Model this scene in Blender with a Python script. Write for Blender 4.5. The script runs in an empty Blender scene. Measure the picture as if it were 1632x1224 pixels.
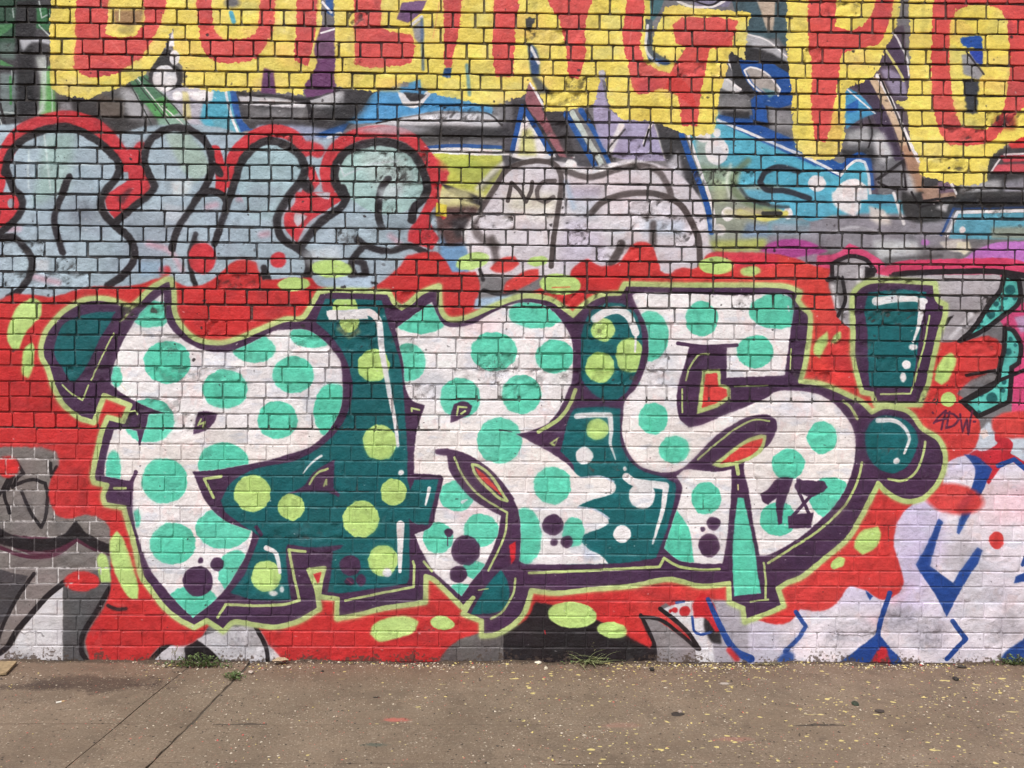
import bpy, bmesh, math, random
import numpy as np
from mathutils import Matrix, Vector

# ------------------------------------------------------------------ camera, sky, sun, exposure
SC = bpy.context.scene
COL = SC.collection
YAW, PITCH, ROLL, CAM_D, CAM_H = 0.0127756, -0.0020638, 0.0070485, 4.19896, 1.47817
FPX = 1270.0                                   # focal length in pixels of a 1632 px wide frame


def cam_axes():
    cy, sy, cp, sp = math.cos(YAW), math.sin(YAW), math.cos(PITCH), math.sin(PITCH)
    cr, sr = math.cos(ROLL), math.sin(ROLL)
    x = np.array([cy, -sy, 0.0]); y = np.array([sy, cy, 0.0]); z = np.array([0, 0, 1.0])
    fwd = y * cp + z * sp
    up0 = -y * sp + z * cp
    right = x * cr + up0 * sr
    up = -x * sr + up0 * cr
    return right, up, fwd


RIGHT, UP, FWD = cam_axes()
CAM = np.array([0.0, -CAM_D, CAM_H])
cam_data = bpy.data.cameras.new('camera')
cam_data.sensor_width = 36.0
cam_data.lens = 36.0 * FPX / 1632.0
cam_data.clip_start = 0.05
cam_data.clip_end = 500.0
cam = bpy.data.objects.new('camera', cam_data)
COL.objects.link(cam)
m = Matrix.Identity(4)
for i in range(3):
    m[i][0], m[i][1], m[i][2], m[i][3] = RIGHT[i], UP[i], -FWD[i], CAM[i]
cam.matrix_world = m
SC.camera = cam

SUN_EL, SUN_AZ = 60.0, 208.0                   # degrees; azimuth clockwise from +Y: behind the camera, a little left
world = bpy.data.worlds.new('World')
SC.world = world
world.use_nodes = True
wn = world.node_tree
wn.nodes.clear()
sky = wn.nodes.new('ShaderNodeTexSky')
sky.sky_type = 'NISHITA'
sky.sun_disc = False
sky.sun_elevation = math.radians(SUN_EL)
sky.sun_rotation = math.radians(SUN_AZ)
sky.air_density = 1.0
sky.dust_density = 4.0
sky.ozone_density = 1.0
hs = wn.nodes.new('ShaderNodeHueSaturation')   # thin high cloud: a paler sky
hs.inputs['Saturation'].default_value = 0.35
bg = wn.nodes.new('ShaderNodeBackground')
bg.inputs['Strength'].default_value = 0.125
wo = wn.nodes.new('ShaderNodeOutputWorld')
wn.links.new(sky.outputs[0], hs.inputs['Color'])
wn.links.new(hs.outputs[0], bg.inputs['Color'])
wn.links.new(bg.outputs[0], wo.inputs['Surface'])

sun_data = bpy.data.lights.new('sun', 'SUN')
sun_data.energy = 2.0
sun_data.angle = math.radians(10)
sun_data.color = (1.0, 0.965, 0.92)
sun = bpy.data.objects.new('sun', sun_data)
COL.objects.link(sun)
se, sa = math.radians(SUN_EL), math.radians(SUN_AZ)
to_sun = Vector((math.sin(sa) * math.cos(se), math.cos(sa) * math.cos(se), math.sin(se)))
sun.rotation_euler = to_sun.to_track_quat('Z', 'Y').to_euler()
sun.location = (-1, -6, 9)

SC.view_settings.view_transform = 'Standard'
SC.view_settings.look = 'None'
SC.view_settings.gamma = 1.0
SC.view_settings.use_curve_mapping = False
SC.view_settings.exposure = 0.30

RNG = random.Random(7)
NPR = np.random.default_rng(11)


def wall_pt(px, py):
    """photograph pixel -> (x, z) on the wall plane y = 0"""
    d = RIGHT * (px - 816) / FPX - UP * (py - 612) / FPX + FWD
    t = (0 - CAM[1]) / d[1]
    p = CAM + d * t
    return p[0], p[2]


def ground_pt(px, py):
    d = RIGHT * (px - 816) / FPX - UP * (py - 612) / FPX + FWD
    t = -CAM[2] / d[2]
    p = CAM + d * t
    return p[0], p[1]


def obj(name, verts, faces, mat=None, parent=None, smooth=False):
    me = bpy.data.meshes.new(name)
    me.from_pydata(verts, [], faces)
    me.update()
    if smooth:
        me.polygons.foreach_set('use_smooth', [True] * len(me.polygons))
    if mat:
        me.materials.append(mat)
    o = bpy.data.objects.new(name, me)
    COL.objects.link(o)
    if parent:
        o.parent = parent
    return o


def tag(o, label=None, cat=None, group=None, kind=None):
    if label: o['label'] = label
    if cat: o['category'] = cat
    if group: o['group'] = group
    if kind: o['kind'] = kind
    return o


# ------------------------------------------------------------------ brick layout (English bond: header and stretcher courses alternate)
COURSE, STRETCH, HEAD = 0.0815, 0.2222, 0.1111
X0, X1 = -5.2, 5.2
N_COURSE = 52
BRICKS = []        # (x0, x1, z0, z1, header?, course)
def zone_boundary(x):                          # above this height the joints are raked out, below they are flush and painted over
    return 1.211 if x < -0.27 else 1.374
for c in range(N_COURSE):
    r = random.Random(100 + c)
    header = c % 2 == 1
    pitch = HEAD if header else STRETCH
    ph = wall_pt(146, 20)[0] if c == 41 else wall_pt(159, 50)[0] if c == 40 else r.choice((0, .5)) * STRETCH + r.uniform(-.012, .012)
    x = ph - math.ceil((ph - X0) / pitch) * pitch
    edges = []
    while x < X1 + pitch:
        edges.append(x + r.uniform(-.0045, .0045))
        x += pitch * r.uniform(.985, 1.015)
        if not header and r.random() < .035:
            x += -HEAD * .5 if r.random() < .5 else HEAD * .5
    edges = [e for e in edges]
    for a, b in zip(edges[:-1], edges[1:]):
        if b - a < .04:
            continue
        BRICKS.append((a, b, c * COURSE, (c + 1) * COURSE, header, c))

# ------------------------------------------------------------------ the mural: spray paint laid on the wall plane
PPM = 600.0                                    # paint map resolution, pixels per metre
MX0, MX1, MZ0, MZ1 = -2.78, 2.82, -0.04, 3.60
CW, CH = int(round((MX1 - MX0) * PPM)), int(round((MZ1 - MZ0) * PPM))
K = PPM / 302.5                                # paint-map pixels per photograph pixel
rows = np.arange(CH, dtype=np.float32)
cols = np.arange(CW, dtype=np.float32)


def upsample(g, h, w):
    gh, gw = g.shape
    yy = np.linspace(0, gh - 1.001, h).astype(np.float32); xx = np.linspace(0, gw - 1.001, w).astype(np.float32)
    y0 = yy.astype(int); x0 = xx.astype(int)
    fy = (yy - y0)[:, None]; fx = (xx - x0)[None]
    fy = fy * fy * (3 - 2 * fy); fx = fx * fx * (3 - 2 * fx)
    a = g[y0][:, x0]; b = g[y0][:, x0 + 1]; c = g[y0 + 1][:, x0]; d = g[y0 + 1][:, x0 + 1]
    return (a * (1 - fx) + b * fx) * (1 - fy) + (c * (1 - fx) + d * fx) * fy


def noise(cell, h=CH, w=CW, octaves=1, sx=1.0):
    out = np.zeros((h, w), np.float32); amp = 1.0; tot = 0
    for _ in range(octaves):
        g = NPR.random((int(h / cell) + 3, int(w / (cell * sx)) + 3)).astype(np.float32)
        out += amp * upsample(g, h, w); tot += amp
        amp *= .5; cell = max(1.5, cell / 2)
    return out / tot * 2 - 1


CAN = np.zeros((CH, CW, 3), np.float32)
WOBX, WOBY = noise(16, octaves=3), noise(16, octaves=3)
RAGX, RAGY = noise(9, octaves=2), noise(9, octaves=2)


def cv(px, py):
    x, z = wall_pt(px, py)
    return (x - MX0) * PPM, (MZ1 - z) * PPM


def parse(pts):
    if isinstance(pts, str):
        return [tuple(float(v) for v in p.split(',')) for p in pts.split()]
    return list(pts)


def smooth_path(p, closed, corner=52):
    n = len(p)
    if n < 3:
        return p
    P = np.array(p, float)
    def turn(i):
        a, b, c = P[(i - 1) % n], P[i], P[(i + 1) % n]
        u, v = b - a, c - b
        d = abs(math.degrees(math.atan2(u[0] * v[1] - u[1] * v[0], u @ v)))
        return d
    isc = [turn(i) > corner or (not closed and i in (0, n - 1)) for i in range(n)]
    out = []
    for i in range(n if closed else n - 1):
        p1, p2 = P[i], P[(i + 1) % n]
        p0 = P[(i - 1) % n] if not isc[i] else p1 - (p2 - p1) * .5
        p3 = P[(i + 2) % n] if not isc[(i + 1) % n] else p2 + (p2 - p1) * .5
        L = np.hypot(*(p2 - p1))
        k = max(1, min(12, int(L / 4)))
        for s in range(k):
            t = s / k
            # cardinal spline with length limited tangents
            t1 = (p2 - p0) * .5; t2 = (p3 - p1) * .5
            for tt in (t1, t2):
                l = np.hypot(*tt)
                if l > L: tt *= L / l
            h00 = 2 * t**3 - 3 * t**2 + 1; h10 = t**3 - 2 * t**2 + t; h01 = -2 * t**3 + 3 * t**2; h11 = t**3 - t**2
            out.append(tuple(h00 * p1 + h10 * t1 + h01 * p2 + h11 * t2))
    if not closed:
        out.append(tuple(P[-1]))
    return out


def blur(m, r):
    r = int(round(r))
    if r < 1:
        return m
    for ax in (0, 1):
        for _ in range(2):
            c = np.cumsum(np.pad(m, [(r + 1, r) if a == ax else (0, 0) for a in (0, 1)], mode='edge'), axis=ax, dtype=np.float64)
            n = m.shape[ax]
            hi = np.take(c, range(2 * r + 1, 2 * r + 1 + n), axis=ax); lo = np.take(c, range(0, n), axis=ax)
            m = ((hi - lo) / (2 * r + 1)).astype(np.float32)
    return m


def poly_mask(pts):
    """even-odd fill; returns mask, (y0, x0)"""
    P = np.array(pts)
    pad = 30
    x0 = int(max(0, math.floor(P[:, 0].min()) - pad)); x1 = int(min(CW, math.ceil(P[:, 0].max()) + pad))
    y0 = int(max(0, math.floor(P[:, 1].min()) - pad)); y1 = int(min(CH, math.ceil(P[:, 1].max()) + pad))
    if x1 <= x0 or y1 <= y0:
        return None
    w, h = x1 - x0, y1 - y0
    T = np.zeros((h, w + 1), np.int16)
    for a, b in zip(P, np.roll(P, -1, 0)):
        if a[1] == b[1]:
            continue
        if a[1] > b[1]:
            a, b = b, a
        r0 = max(0, math.ceil(a[1] - y0 - .5)); r1 = min(h, math.ceil(b[1] - y0 - .5))
        if r1 <= r0:
            continue
        rr = np.arange(r0, r1)
        xs = a[0] + (rr + .5 + y0 - a[1]) / (b[1] - a[1]) * (b[0] - a[0]) - x0
        ci = np.clip(np.ceil(xs - .5), 0, w).astype(int)
        np.add.at(T, (rr, ci), 1)
    return (np.cumsum(T, 1)[:, :w] & 1).astype(np.float32), y0, x0


def warp(mask, y0, x0, amp, rag):
    if amp <= 0:
        return mask
    h, w = mask.shape
    nx, ny = (RAGX, RAGY) if rag else (WOBX, WOBY)
    yy = np.clip(np.arange(h)[:, None] + ny[y0:y0 + h, x0:x0 + w] * amp, 0, h - 1).astype(int)
    xx = np.clip(np.arange(w)[None] + nx[y0:y0 + h, x0:x0 + w] * amp, 0, w - 1).astype(int)
    return mask[yy, xx]


def lay(col, m, y0, x0, clip=None, a=1.0):
    h, w = m.shape
    if clip is not None:
        m = m * clip[y0:y0 + h, x0:x0 + w]
    m = (m * a)[..., None]
    C = CAN[y0:y0 + h, x0:x0 + w]
    C += (np.array(col, np.float32) / 255 - C) * m


def P(col, pts, soft=.6, wob=1.0, rag=False, clip=None, a=1.0, smooth=True, get=False):
    p = parse(pts)
    if smooth:
        p = smooth_path(p, True)
    r = poly_mask([cv(*q) for q in p])
    if r is None:
        return None
    mk, y0, x0 = r
    mk = warp(mk, y0, x0, wob * K, rag)
    mk = blur(mk, soft * K * .5)
    if col is not None:
        lay(col, mk, y0, x0, clip, a)
    if get:
        full = np.zeros((CH, CW), np.float32)
        full[y0:y0 + mk.shape[0], x0:x0 + mk.shape[1]] = mk
        return full


def S(col, pts, w=6, w1=None, soft=1.0, clip=None, a=1.0, closed=False, smooth=True, wob=.6):
    p = parse(pts)
    if smooth:
        p = smooth_path(p, closed)
    if closed:
        p = p + [p[0]]
    q = np.array([cv(*t) for t in p])
    if len(q) == 1:
        q = np.vstack([q, q + .01])
    n = len(q)
    ww = np.linspace(w, w if w1 is None else w1, n) * K * .5
    pad = ww.max() + 8
    x0 = int(max(0, q[:, 0].min() - pad)); x1 = int(min(CW, q[:, 0].max() + pad))
    y0 = int(max(0, q[:, 1].min() - pad)); y1 = int(min(CH, q[:, 1].max() + pad))
    if x1 <= x0 or y1 <= y0:
        return
    M = np.zeros((y1 - y0, x1 - x0), np.float32)
    sf = max(.8, soft * K)
    for i in range(n - 1):
        a0, b0 = q[i], q[i + 1]
        rr = max(ww[i], ww[i + 1]) + sf + 2
        ax0 = int(max(x0, min(a0[0], b0[0]) - rr)); ax1 = int(min(x1, max(a0[0], b0[0]) + rr + 1))
        ay0 = int(max(y0, min(a0[1], b0[1]) - rr)); ay1 = int(min(y1, max(a0[1], b0[1]) + rr + 1))
        if ax1 <= ax0 or ay1 <= ay0:
            continue
        X = cols[ax0:ax1][None] + wob * WOBX[ay0:ay1, ax0:ax1] * K; Y = rows[ay0:ay1][:, None] + wob * WOBY[ay0:ay1, ax0:ax1] * K
        d = b0 - a0; L2 = max(1e-6, d @ d)
        t = np.clip(((X - a0[0]) * d[0] + (Y - a0[1]) * d[1]) / L2, 0, 1)
        dist = np.hypot(X - a0[0] - t * d[0], Y - a0[1] - t * d[1])
        rad = ww[i] + (ww[i + 1] - ww[i]) * t
        mm = np.clip((rad - dist) / sf + .5, 0, 1)
        sub = M[ay0 - y0:ay1 - y0, ax0 - x0:ax1 - x0]
        np.maximum(sub, mm, out=sub)
    lay(col, M, y0, x0, clip, a)


def E(col, x, y, rx, ry=None, rot=0, soft=1.9, clip=None, a=1.0, wob=1.0):
    ry = rx if ry is None else ry
    cx, cy_ = cv(x, y)
    rx *= K; ry *= K
    R_ = max(rx, ry) + soft * K + 6
    x0 = int(max(0, cx - R_)); x1 = int(min(CW, cx + R_)); y0 = int(max(0, cy_ - R_)); y1 = int(min(CH, cy_ + R_))
    if x1 <= x0 or y1 <= y0:
        return
    X = cols[x0:x1][None] - cx + wob * WOBX[y0:y1, x0:x1] * K * 1.4; Y = rows[y0:y1][:, None] - cy_ + wob * WOBY[y0:y1, x0:x1] * K * 1.4
    c, s = math.cos(math.radians(rot)), math.sin(math.radians(rot))
    u = (X * c + Y * s) / rx; v = (-X * s + Y * c) / ry
    d = (np.sqrt(u * u + v * v) - 1) * min(rx, ry)
    lay(col, np.clip(.5 - d / (soft * K), 0, 1).astype(np.float32), y0, x0, clip, a)
# ---- colours of the paints (display values)
RED, RED2, REDT = (205, 49, 50), (216, 64, 62), (220, 84, 80)
WHT, MINT, TEAL, PUR, LIME, PLIME = (240, 234, 236), (92, 208, 178), (22, 100, 106), (74, 47, 78), (190, 222, 128), (188, 205, 132)
YEL, GB, BLK, LAV, BLU, SKY = (244, 220, 100), (164, 182, 196), (36, 30, 34), (214, 204, 230), (34, 70, 148), (88, 176, 204)
GRY, DGR, PNK, MAG, LIL, MAU, BRN, CHR = (124, 116, 114), (70, 66, 68), (222, 74, 122), (176, 70, 146), (190, 116, 196), (214, 206, 214), (82, 71, 71), (170, 164, 170)

# ---- 1. old layers at the top of the wall
CAN[:] = np.array((120, 116, 120)) / 255
P((64, 62, 66), '-20,-30 120,-30 120,240 -20,240', smooth=False)
P((46, 78, 60), '-20,-30 60,-30 50,60 -20,90', soft=6)
P((72, 128, 82), '-20,40 26,38 0,58 -20,60'); P((78, 140, 84), '0,94 22,106 0,104')
P((92, 110, 104), '0,66 24,68 24,95 0,92', soft=4); P((120, 132, 134), '0,115 25,118 25,180 0,185', soft=4)
P((36, 34, 38), '26,0 58,0 58,48 52,60 54,180 30,182 28,90 24,60', soft=3)
P((54, 110, 70), '58,10 80,10 80,50 58,45', soft=2); P((190, 192, 200), '30,62 80,58 80,70 52,68 36,82', soft=3)
P((100, 168, 92), '66,110 92,100 92,185 62,182', soft=2); P((214, 220, 216), '56,90 74,88 72,176 58,184 66,150', soft=4, a=.8)
for s in ('20,14 22,28', '62,2 66,28 78,22', '18,112 20,132', '0,178 24,180', '62,40 80,58', '82,140 83,184', '60,182 68,168', '12,240 0,190', '72,96 72,134'):
    S((206, 216, 214), s, 2.2, soft=1.5, a=.85)
S(BLK, '0,165 14,222', 4); S((80, 150, 84), '2,226 10,216', 14); S((70, 140, 80), '16,122 17,165', 4)
P((90, 86, 88), '85,130 240,120 300,160 300,240 150,240 90,200', soft=4)
P((58, 54, 56), '100,146 150,158 230,150 220,215 205,235 150,190 95,185', soft=10)
P((96, 84, 78), '155,150 198,158 196,188 156,186', soft=5); P((196, 194, 200), '190,138 225,150 240,190 205,190 198,170', soft=9, a=.8)
P((210, 206, 214), '96,160 112,162 120,190 94,186', soft=6, a=.6)
P((186, 182, 196), '240,130 360,135 380,215 330,240 270,200', soft=3)
P((76, 122, 92), '205,128 232,118 262,152 228,166', soft=1.5); P((86, 156, 88), '230,164 262,152 285,180 252,192', soft=2)
P((150, 186, 168), '250,190 287,182 320,228 336,262 325,300 270,275 255,222', soft=4)
for s in ('202,124 240,196 270,260', '214,126 262,188 300,240', '224,118 285,178 330,240'):
    S((44, 50, 48), s, 2, soft=1)
S(WHT, '218,124 268,186', 2, soft=1); S(WHT, '258,168 300,205', 2, soft=1)
P(SKY, '330,140 372,140 384,215 350,228 318,190', soft=3); P((104, 170, 190), '338,190 384,188 386,220 345,216', soft=3)
P((220, 206, 130), '290,145 300,146 305,190 292,190', soft=2, a=.8); P(WHT, '298,146 340,144 338,160 318,162 306,156', soft=2)
S(WHT, '359,144 367,180 380,213 410,212', 4); P((36, 84, 158), '366,144 378,146 385,190 404,206 384,210 372,180')
P((64, 60, 64), '376,142 490,154 560,140 610,146 560,200 500,222 430,205 398,205 384,186')
P((204, 200, 206), '380,154 408,153 488,166 486,172 408,168 384,166', soft=1.5); P((190, 188, 194), '492,158 520,150 548,145 546,170 492,172', soft=3)
P((112, 110, 114), '500,158 548,150 546,172 500,172', soft=6, a=.7); P((98, 94, 96), '470,170 520,176 540,192 480,194', soft=5)
P((150, 156, 184), '408,200 480,200 520,206 545,215 520,225 408,222', soft=4)
S(BLK, '378,148 430,155 490,158 540,143', 4, soft=.8); S(BLK, '491,158 495,193', 6, soft=.8)
P((78, 152, 208), '596,148 640,138 700,145 786,158 784,182 700,176 640,190 590,196 550,196 575,176')
P((36, 88, 160), '500,215 540,200 556,196 545,212 530,220', soft=1); S(WHT, '522,219 543,212', 5)
P(WHT, '633,146 642,168 660,172 674,164 684,152 690,144 680,144 668,158 654,160 644,148'); P((46, 42, 46), '642,146 680,150 668,160 654,161')
P((206, 204, 210), '560,208 615,193 690,182 760,178 796,186 796,202 620,200', soft=2); P((76, 74, 76), '618,204 700,200 816,202 850,160 870,180 900,240 816,224 660,226', soft=5)
P((168, 166, 170), '790,160 820,158 812,198 796,196', soft=4)
S(BLK, '600,196 640,188 700,180 775,180 800,200', 3, soft=1)
P((200, 204, 84), '680,236 820,236 820,330 700,340 676,290', soft=4); P((222, 214, 150), '692,300 770,306 790,345 700,345', soft=5)
S((36, 80, 150), '672,236 720,232 830,236', 6); S(WHT, '676,241 730,239 830,245', 8); P((150, 160, 80), '720,255 790,262 790,300 740,290', soft=10, a=.6)
# between the letters L, N and G
P((84, 80, 86), '800,140 880,150 960,260 1000,300 800,300', soft=2)
P((58, 54, 60), '816,162 838,158 900,250 816,300', soft=2)
P(WHT, '816,250 828,196 838,184 850,196 886,250 850,256'); P((210, 206, 120), '832,205 848,205 855,248 825,248', soft=5, a=.8)
S((32, 82, 158), '816,240 832,170 846,190 878,244', 8); P((150, 92, 102), '843,130 852,140 870,178 916,252 892,250 862,200 838,165')
S(WHT, '845,132 876,186 914,250', 4); P((62, 58, 62), '862,170 900,180 916,250 904,252', soft=2)
S((34, 84, 160), '902,182 926,224 950,268', 9); S((200, 210, 204), '912,180 936,222 962,266', 9); S((34, 84, 160), '926,176 948,210 974,264', 9); S(DGR, '934,176 956,214 978,262', 5)
P((166, 156, 190), '956,105 966,158 985,185 1045,195 1062,255 1010,256 966,240 945,180', soft=1.5)
P((190, 186, 196), '955,104 964,108 964,130 950,120', soft=1)
S(WHT, '990,200 972,240', 10, soft=3); S(BLK, '996,206 970,236 972,250', 3); S(WHT, '1040,192 1026,228', 5); S(BLK, '1034,206 1026,232', 3); S(WHT, '1044,195 1060,250', 5)
P((62, 60, 64), '1042,190 1086,205 1118,310 1076,300 1056,240', soft=3); P((186, 184, 192), '1062,262 1080,240 1094,300 1072,300', soft=5)
P(SKY, '1098,205 1150,175 1224,205 1300,250 1390,275 1450,330 1420,380 1240,372 1140,340 1110,260'); P((152, 172, 166), '1106,210 1134,212 1146,262 1136,330 1160,370 1130,370 1116,300', soft=6)
P((140, 160, 140), '1116,262 1180,268 1175,310 1125,312', soft=6)
# grey dimensional letters, top right
P((66, 88, 98), '1166,0 1262,0 1262,70 1240,80 1190,60'); P((188, 168, 150), '1206,0 1236,0 1232,50 1222,46', soft=2)
P((104, 102, 106), '1160,70 1240,60 1262,92 1266,240 1240,226 1190,190 1146,190 1150,110', soft=2)
P((176, 174, 178), '1180,55 1220,62 1256,92 1256,100 1225,82 1185,72', soft=5); P((150, 148, 152), '1224,88 1260,112 1258,138 1230,112', soft=6)
P((208, 206, 210), '1150,118 1180,140 1178,152 1148,140', soft=2); P((140, 138, 142), '1148,158 1196,160 1196,180 1150,178', soft=8)
P((34, 82, 158), '1176,96 1222,102 1262,112 1262,166 1240,172 1224,166 1224,200 1146,186 1170,188 1206,182 1212,150 1190,128'); P((50, 48, 54), '1196,160 1200,196 1226,206 1224,165')
P((168, 158, 152), '1186,110 1200,106 1224,120 1240,140 1238,150 1222,150 1206,130', soft=2); S(WHT, '1213,150 1184,112 1194,106 1228,128 1243,142', 3)
S(BLK, '1150,60 1172,90 1180,125 1216,152', 5); S(WHT, '1150,62 1162,100 1176,130', 3); S(WHT, '1186,54 1224,66 1256,94', 3)
P((52, 50, 54), '1160,66 1186,62 1240,84 1262,112 1262,128 1226,100 1190,96 1184,118 1210,150 1196,156 1170,128'); P((178, 176, 182), '1182,54 1216,60 1246,76 1260,94 1258,100 1222,82 1184,70', soft=3); S(WHT, '1184,53 1222,64 1256,92', 2.5)
P((34, 82, 158), '1178,95 1226,100 1260,118 1262,156 1246,170 1220,168 1224,196 1200,190 1196,160 1206,150 1184,118'); P((172, 162, 158), '1187,110 1200,107 1224,118 1242,140 1240,150 1222,150 1200,132', soft=2); P((96, 140, 150), '1214,140 1240,146 1226,156', soft=2); S(WHT, '1216,150 1196,132 1186,112 1196,107 1222,117 1243,142 1240,152', 3); P((128, 126, 130), '1146,156 1192,160 1194,182 1150,176', soft=6); S(WHT, '1144,116 1164,130 1180,142', 4); P((50, 48, 52), '1152,176 1194,178 1196,190 1150,186', soft=3); P((150, 148, 152), '1226,172 1262,180 1264,205 1230,206', soft=8)
P((32, 80, 156), '1144,182 1200,195 1270,225 1340,262 1362,246 1384,250 1392,300 1384,300 1380,262 1362,262 1340,284 1224,230 1144,194')
S(WHT, '1144,191 1180,206 1249,235 1300,258 1340,279 1352,262 1366,255 1378,258 1384,278 1384,306', 4.5)
E(WHT, 1142, 240, 19, 22, soft=2); E(WHT, 1121, 217, 12, 10, soft=2); E(WHT, 1142, 211, 7, soft=2); E(WHT, 1302, 292, 14, 13); P(WHT, '1326,306 1340,290 1362,284 1384,296 1386,312 1330,316')
P((92, 78, 92), '1350,60 1440,40 1460,260 1460,310 1370,310 1346,200', soft=1)
P((120, 118, 124), '1340,205 1400,205 1440,260 1470,330 1400,310 1390,250 1346,240', soft=3); P((182, 180, 186), '1390,220 1410,222 1420,252 1402,250', soft=5); P((176, 174, 178), '1352,212 1384,200 1386,225 1350,232', soft=5)
P((56, 54, 58), '1338,238 1390,238 1392,262 1346,250', soft=5)
S(BLK, '1384,186 1390,212 1384,235', 3); S(BLK, '1400,285 1440,255', 4); S(BLK, '1440,255 1446,300', 4)
P((72, 58, 80), '1354,130 1392,126 1440,255 1426,256 1394,190 1380,160'); P((84, 66, 92), '1408,70 1430,55 1447,110 1447,128 1432,120'); P((150, 138, 164), '1404,112 1416,108 1440,125 1446,155 1424,152', soft=3)
P((212, 182, 152), '1386,128 1402,116 1426,168 1446,214 1466,262 1474,300 1456,300 1442,250 1418,190'); P((176, 136, 112), '1436,232 1452,232 1474,290 1490,330 1462,330', soft=3)
S(WHT, '1398,120 1420,160 1440,206 1464,256', 6); S(WHT, '1418,40 1444,90 1448,120', 3); S((226, 216, 130), '1400,62 1432,112 1440,128', 4); S(BLK, '1402,120 1428,180 1450,240', 3)
P(SKY, '1300,262 1340,280 1352,262 1372,256 1384,270 1388,312 1300,320', wob=.6); P((32, 80, 156), '1270,228 1340,266 1352,250 1372,242 1388,250 1394,300 1386,304 1384,272 1372,257 1352,262 1340,284 1270,246'); S(WHT, '1262,240 1300,258 1340,279 1352,264 1366,255 1378,258 1384,278 1386,310', 4.5); P(WHT, '1326,312 1340,292 1362,284 1382,296 1382,318 1330,320'); E(WHT, 1302, 292, 14, 13)
P((70, 150, 196), '1344,150 1352,140 1372,152 1396,180 1370,190 1348,206'); P((36, 92, 168), '1348,168 1368,158 1368,176 1350,180'); S(WHT, '1350,142 1394,180', 2.5)
P((64, 62, 64), '1470,285 1632,225 1660,225 1660,340 1480,340', soft=2); P((140, 138, 144), '1530,292 1590,285 1592,306 1530,306', soft=5); P((150, 146, 158), '1600,290 1640,280 1640,306 1600,306', soft=5)
P((216, 70, 88), '1594,248 1660,246 1660,256 1600,258'); P((206, 80, 96), '1592,262 1660,260 1660,274 1580,274 1588,264'); S(WHT, '1578,276 1594,252', 3); S(BLK, '1580,276 1640,276', 3); S(WHT, '1600,246 1640,244', 3)
P((216, 60, 60), '1606,230 1640,205 1640,235 1612,236')

# ---- 2. middle band, behind the big piece
P(GB, '-20,200 100,195 170,215 240,200 330,200 420,220 470,222 600,222 660,240 690,300 700,440 640,470 -20,500', soft=2)
P((150, 190, 214), '370,240 470,230 480,300 380,320', soft=14, a=.5); P((160, 200, 190), '540,240 660,240 672,300 560,320', soft=14, a=.55); P((160, 196, 178), '70,215 120,210 110,300 50,330', soft=12, a=.5)
P((142, 150, 164), '180,330 290,350 260,440 210,420', soft=16, a=.6); P((200, 206, 214), '260,320 300,330 300,360 260,350', soft=8, a=.6); P((132, 140, 152), '110,310 180,330 170,380 110,360', soft=14, a=.5)
for s in ('330,330 344,326', '380,316 400,318', '14,365 30,364', '410,336 424,332', '50,440 92,450', '236,388 270,400 290,430', '416,374 426,372', '622,375 640,392'):
    S((222, 150, 168), s, 9, soft=7, a=.5)
for s in ('108,262 155,262', '44,255 70,262', '250,252 280,258', '250,275 300,280 322,310', '45,240 45,300', '70,215 80,300', '565,250 590,262 630,255', '300,240 335,280'):
    S((216, 230, 232), s, 2.5, soft=3, a=.7)
# red fringe around the grey letters
RF = (206, 52, 62)
S(RF, '-6,300 6,252 30,214 70,194 110,188 150,200 180,228 200,262', 24, soft=2.5)
S(RF, '216,300 212,255 224,234', 18, soft=2.5); S(RF, '208,244 222,262 232,290 214,320', 16, soft=2)
S(RF, '342,240 352,275 352,300', 18, soft=2.5); S(RF, '366,290 372,250 400,220 434,208 466,216 486,240', 20, soft=2.5)
S(RF, '492,235 506,240', 22, soft=4); S(RF, '494,270 502,290 488,306', 14, soft=2); S(RF, '524,300 520,268 535,236 566,216 610,209 650,218 676,244 694,280 690,320', 20, soft=2.5)
P(RF, '686,246 712,262 712,290 690,300 680,270', soft=4); P(RF, '708,262 716,276 700,290', soft=3)
P(RF, '167,311 200,290 228,272 240,300 212,328 185,351 170,331'); P((70, 40, 46), '186,318 204,300 212,300 196,326', soft=3, a=.8)
P(RF, '-10,306 30,308 34,330 20,352 -10,368'); E((150, 150, 160), 17, 324, 5, 8); P((50, 34, 40), '-10,340 2,335 -2,350 -10,352', soft=2)
P(RF, '470,306 543,306 546,318 526,331 490,356 473,386 455,366 453,343 470,323'); P((196, 196, 206), '500,308 526,306 524,318 510,314', soft=1); P((196, 196, 206), '470,338 490,344 474,362 468,352', soft=1)
P(RF, '670,340 690,300 696,320 684,345 690,365 700,380 688,398 672,392 650,384 652,366', soft=2)
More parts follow.
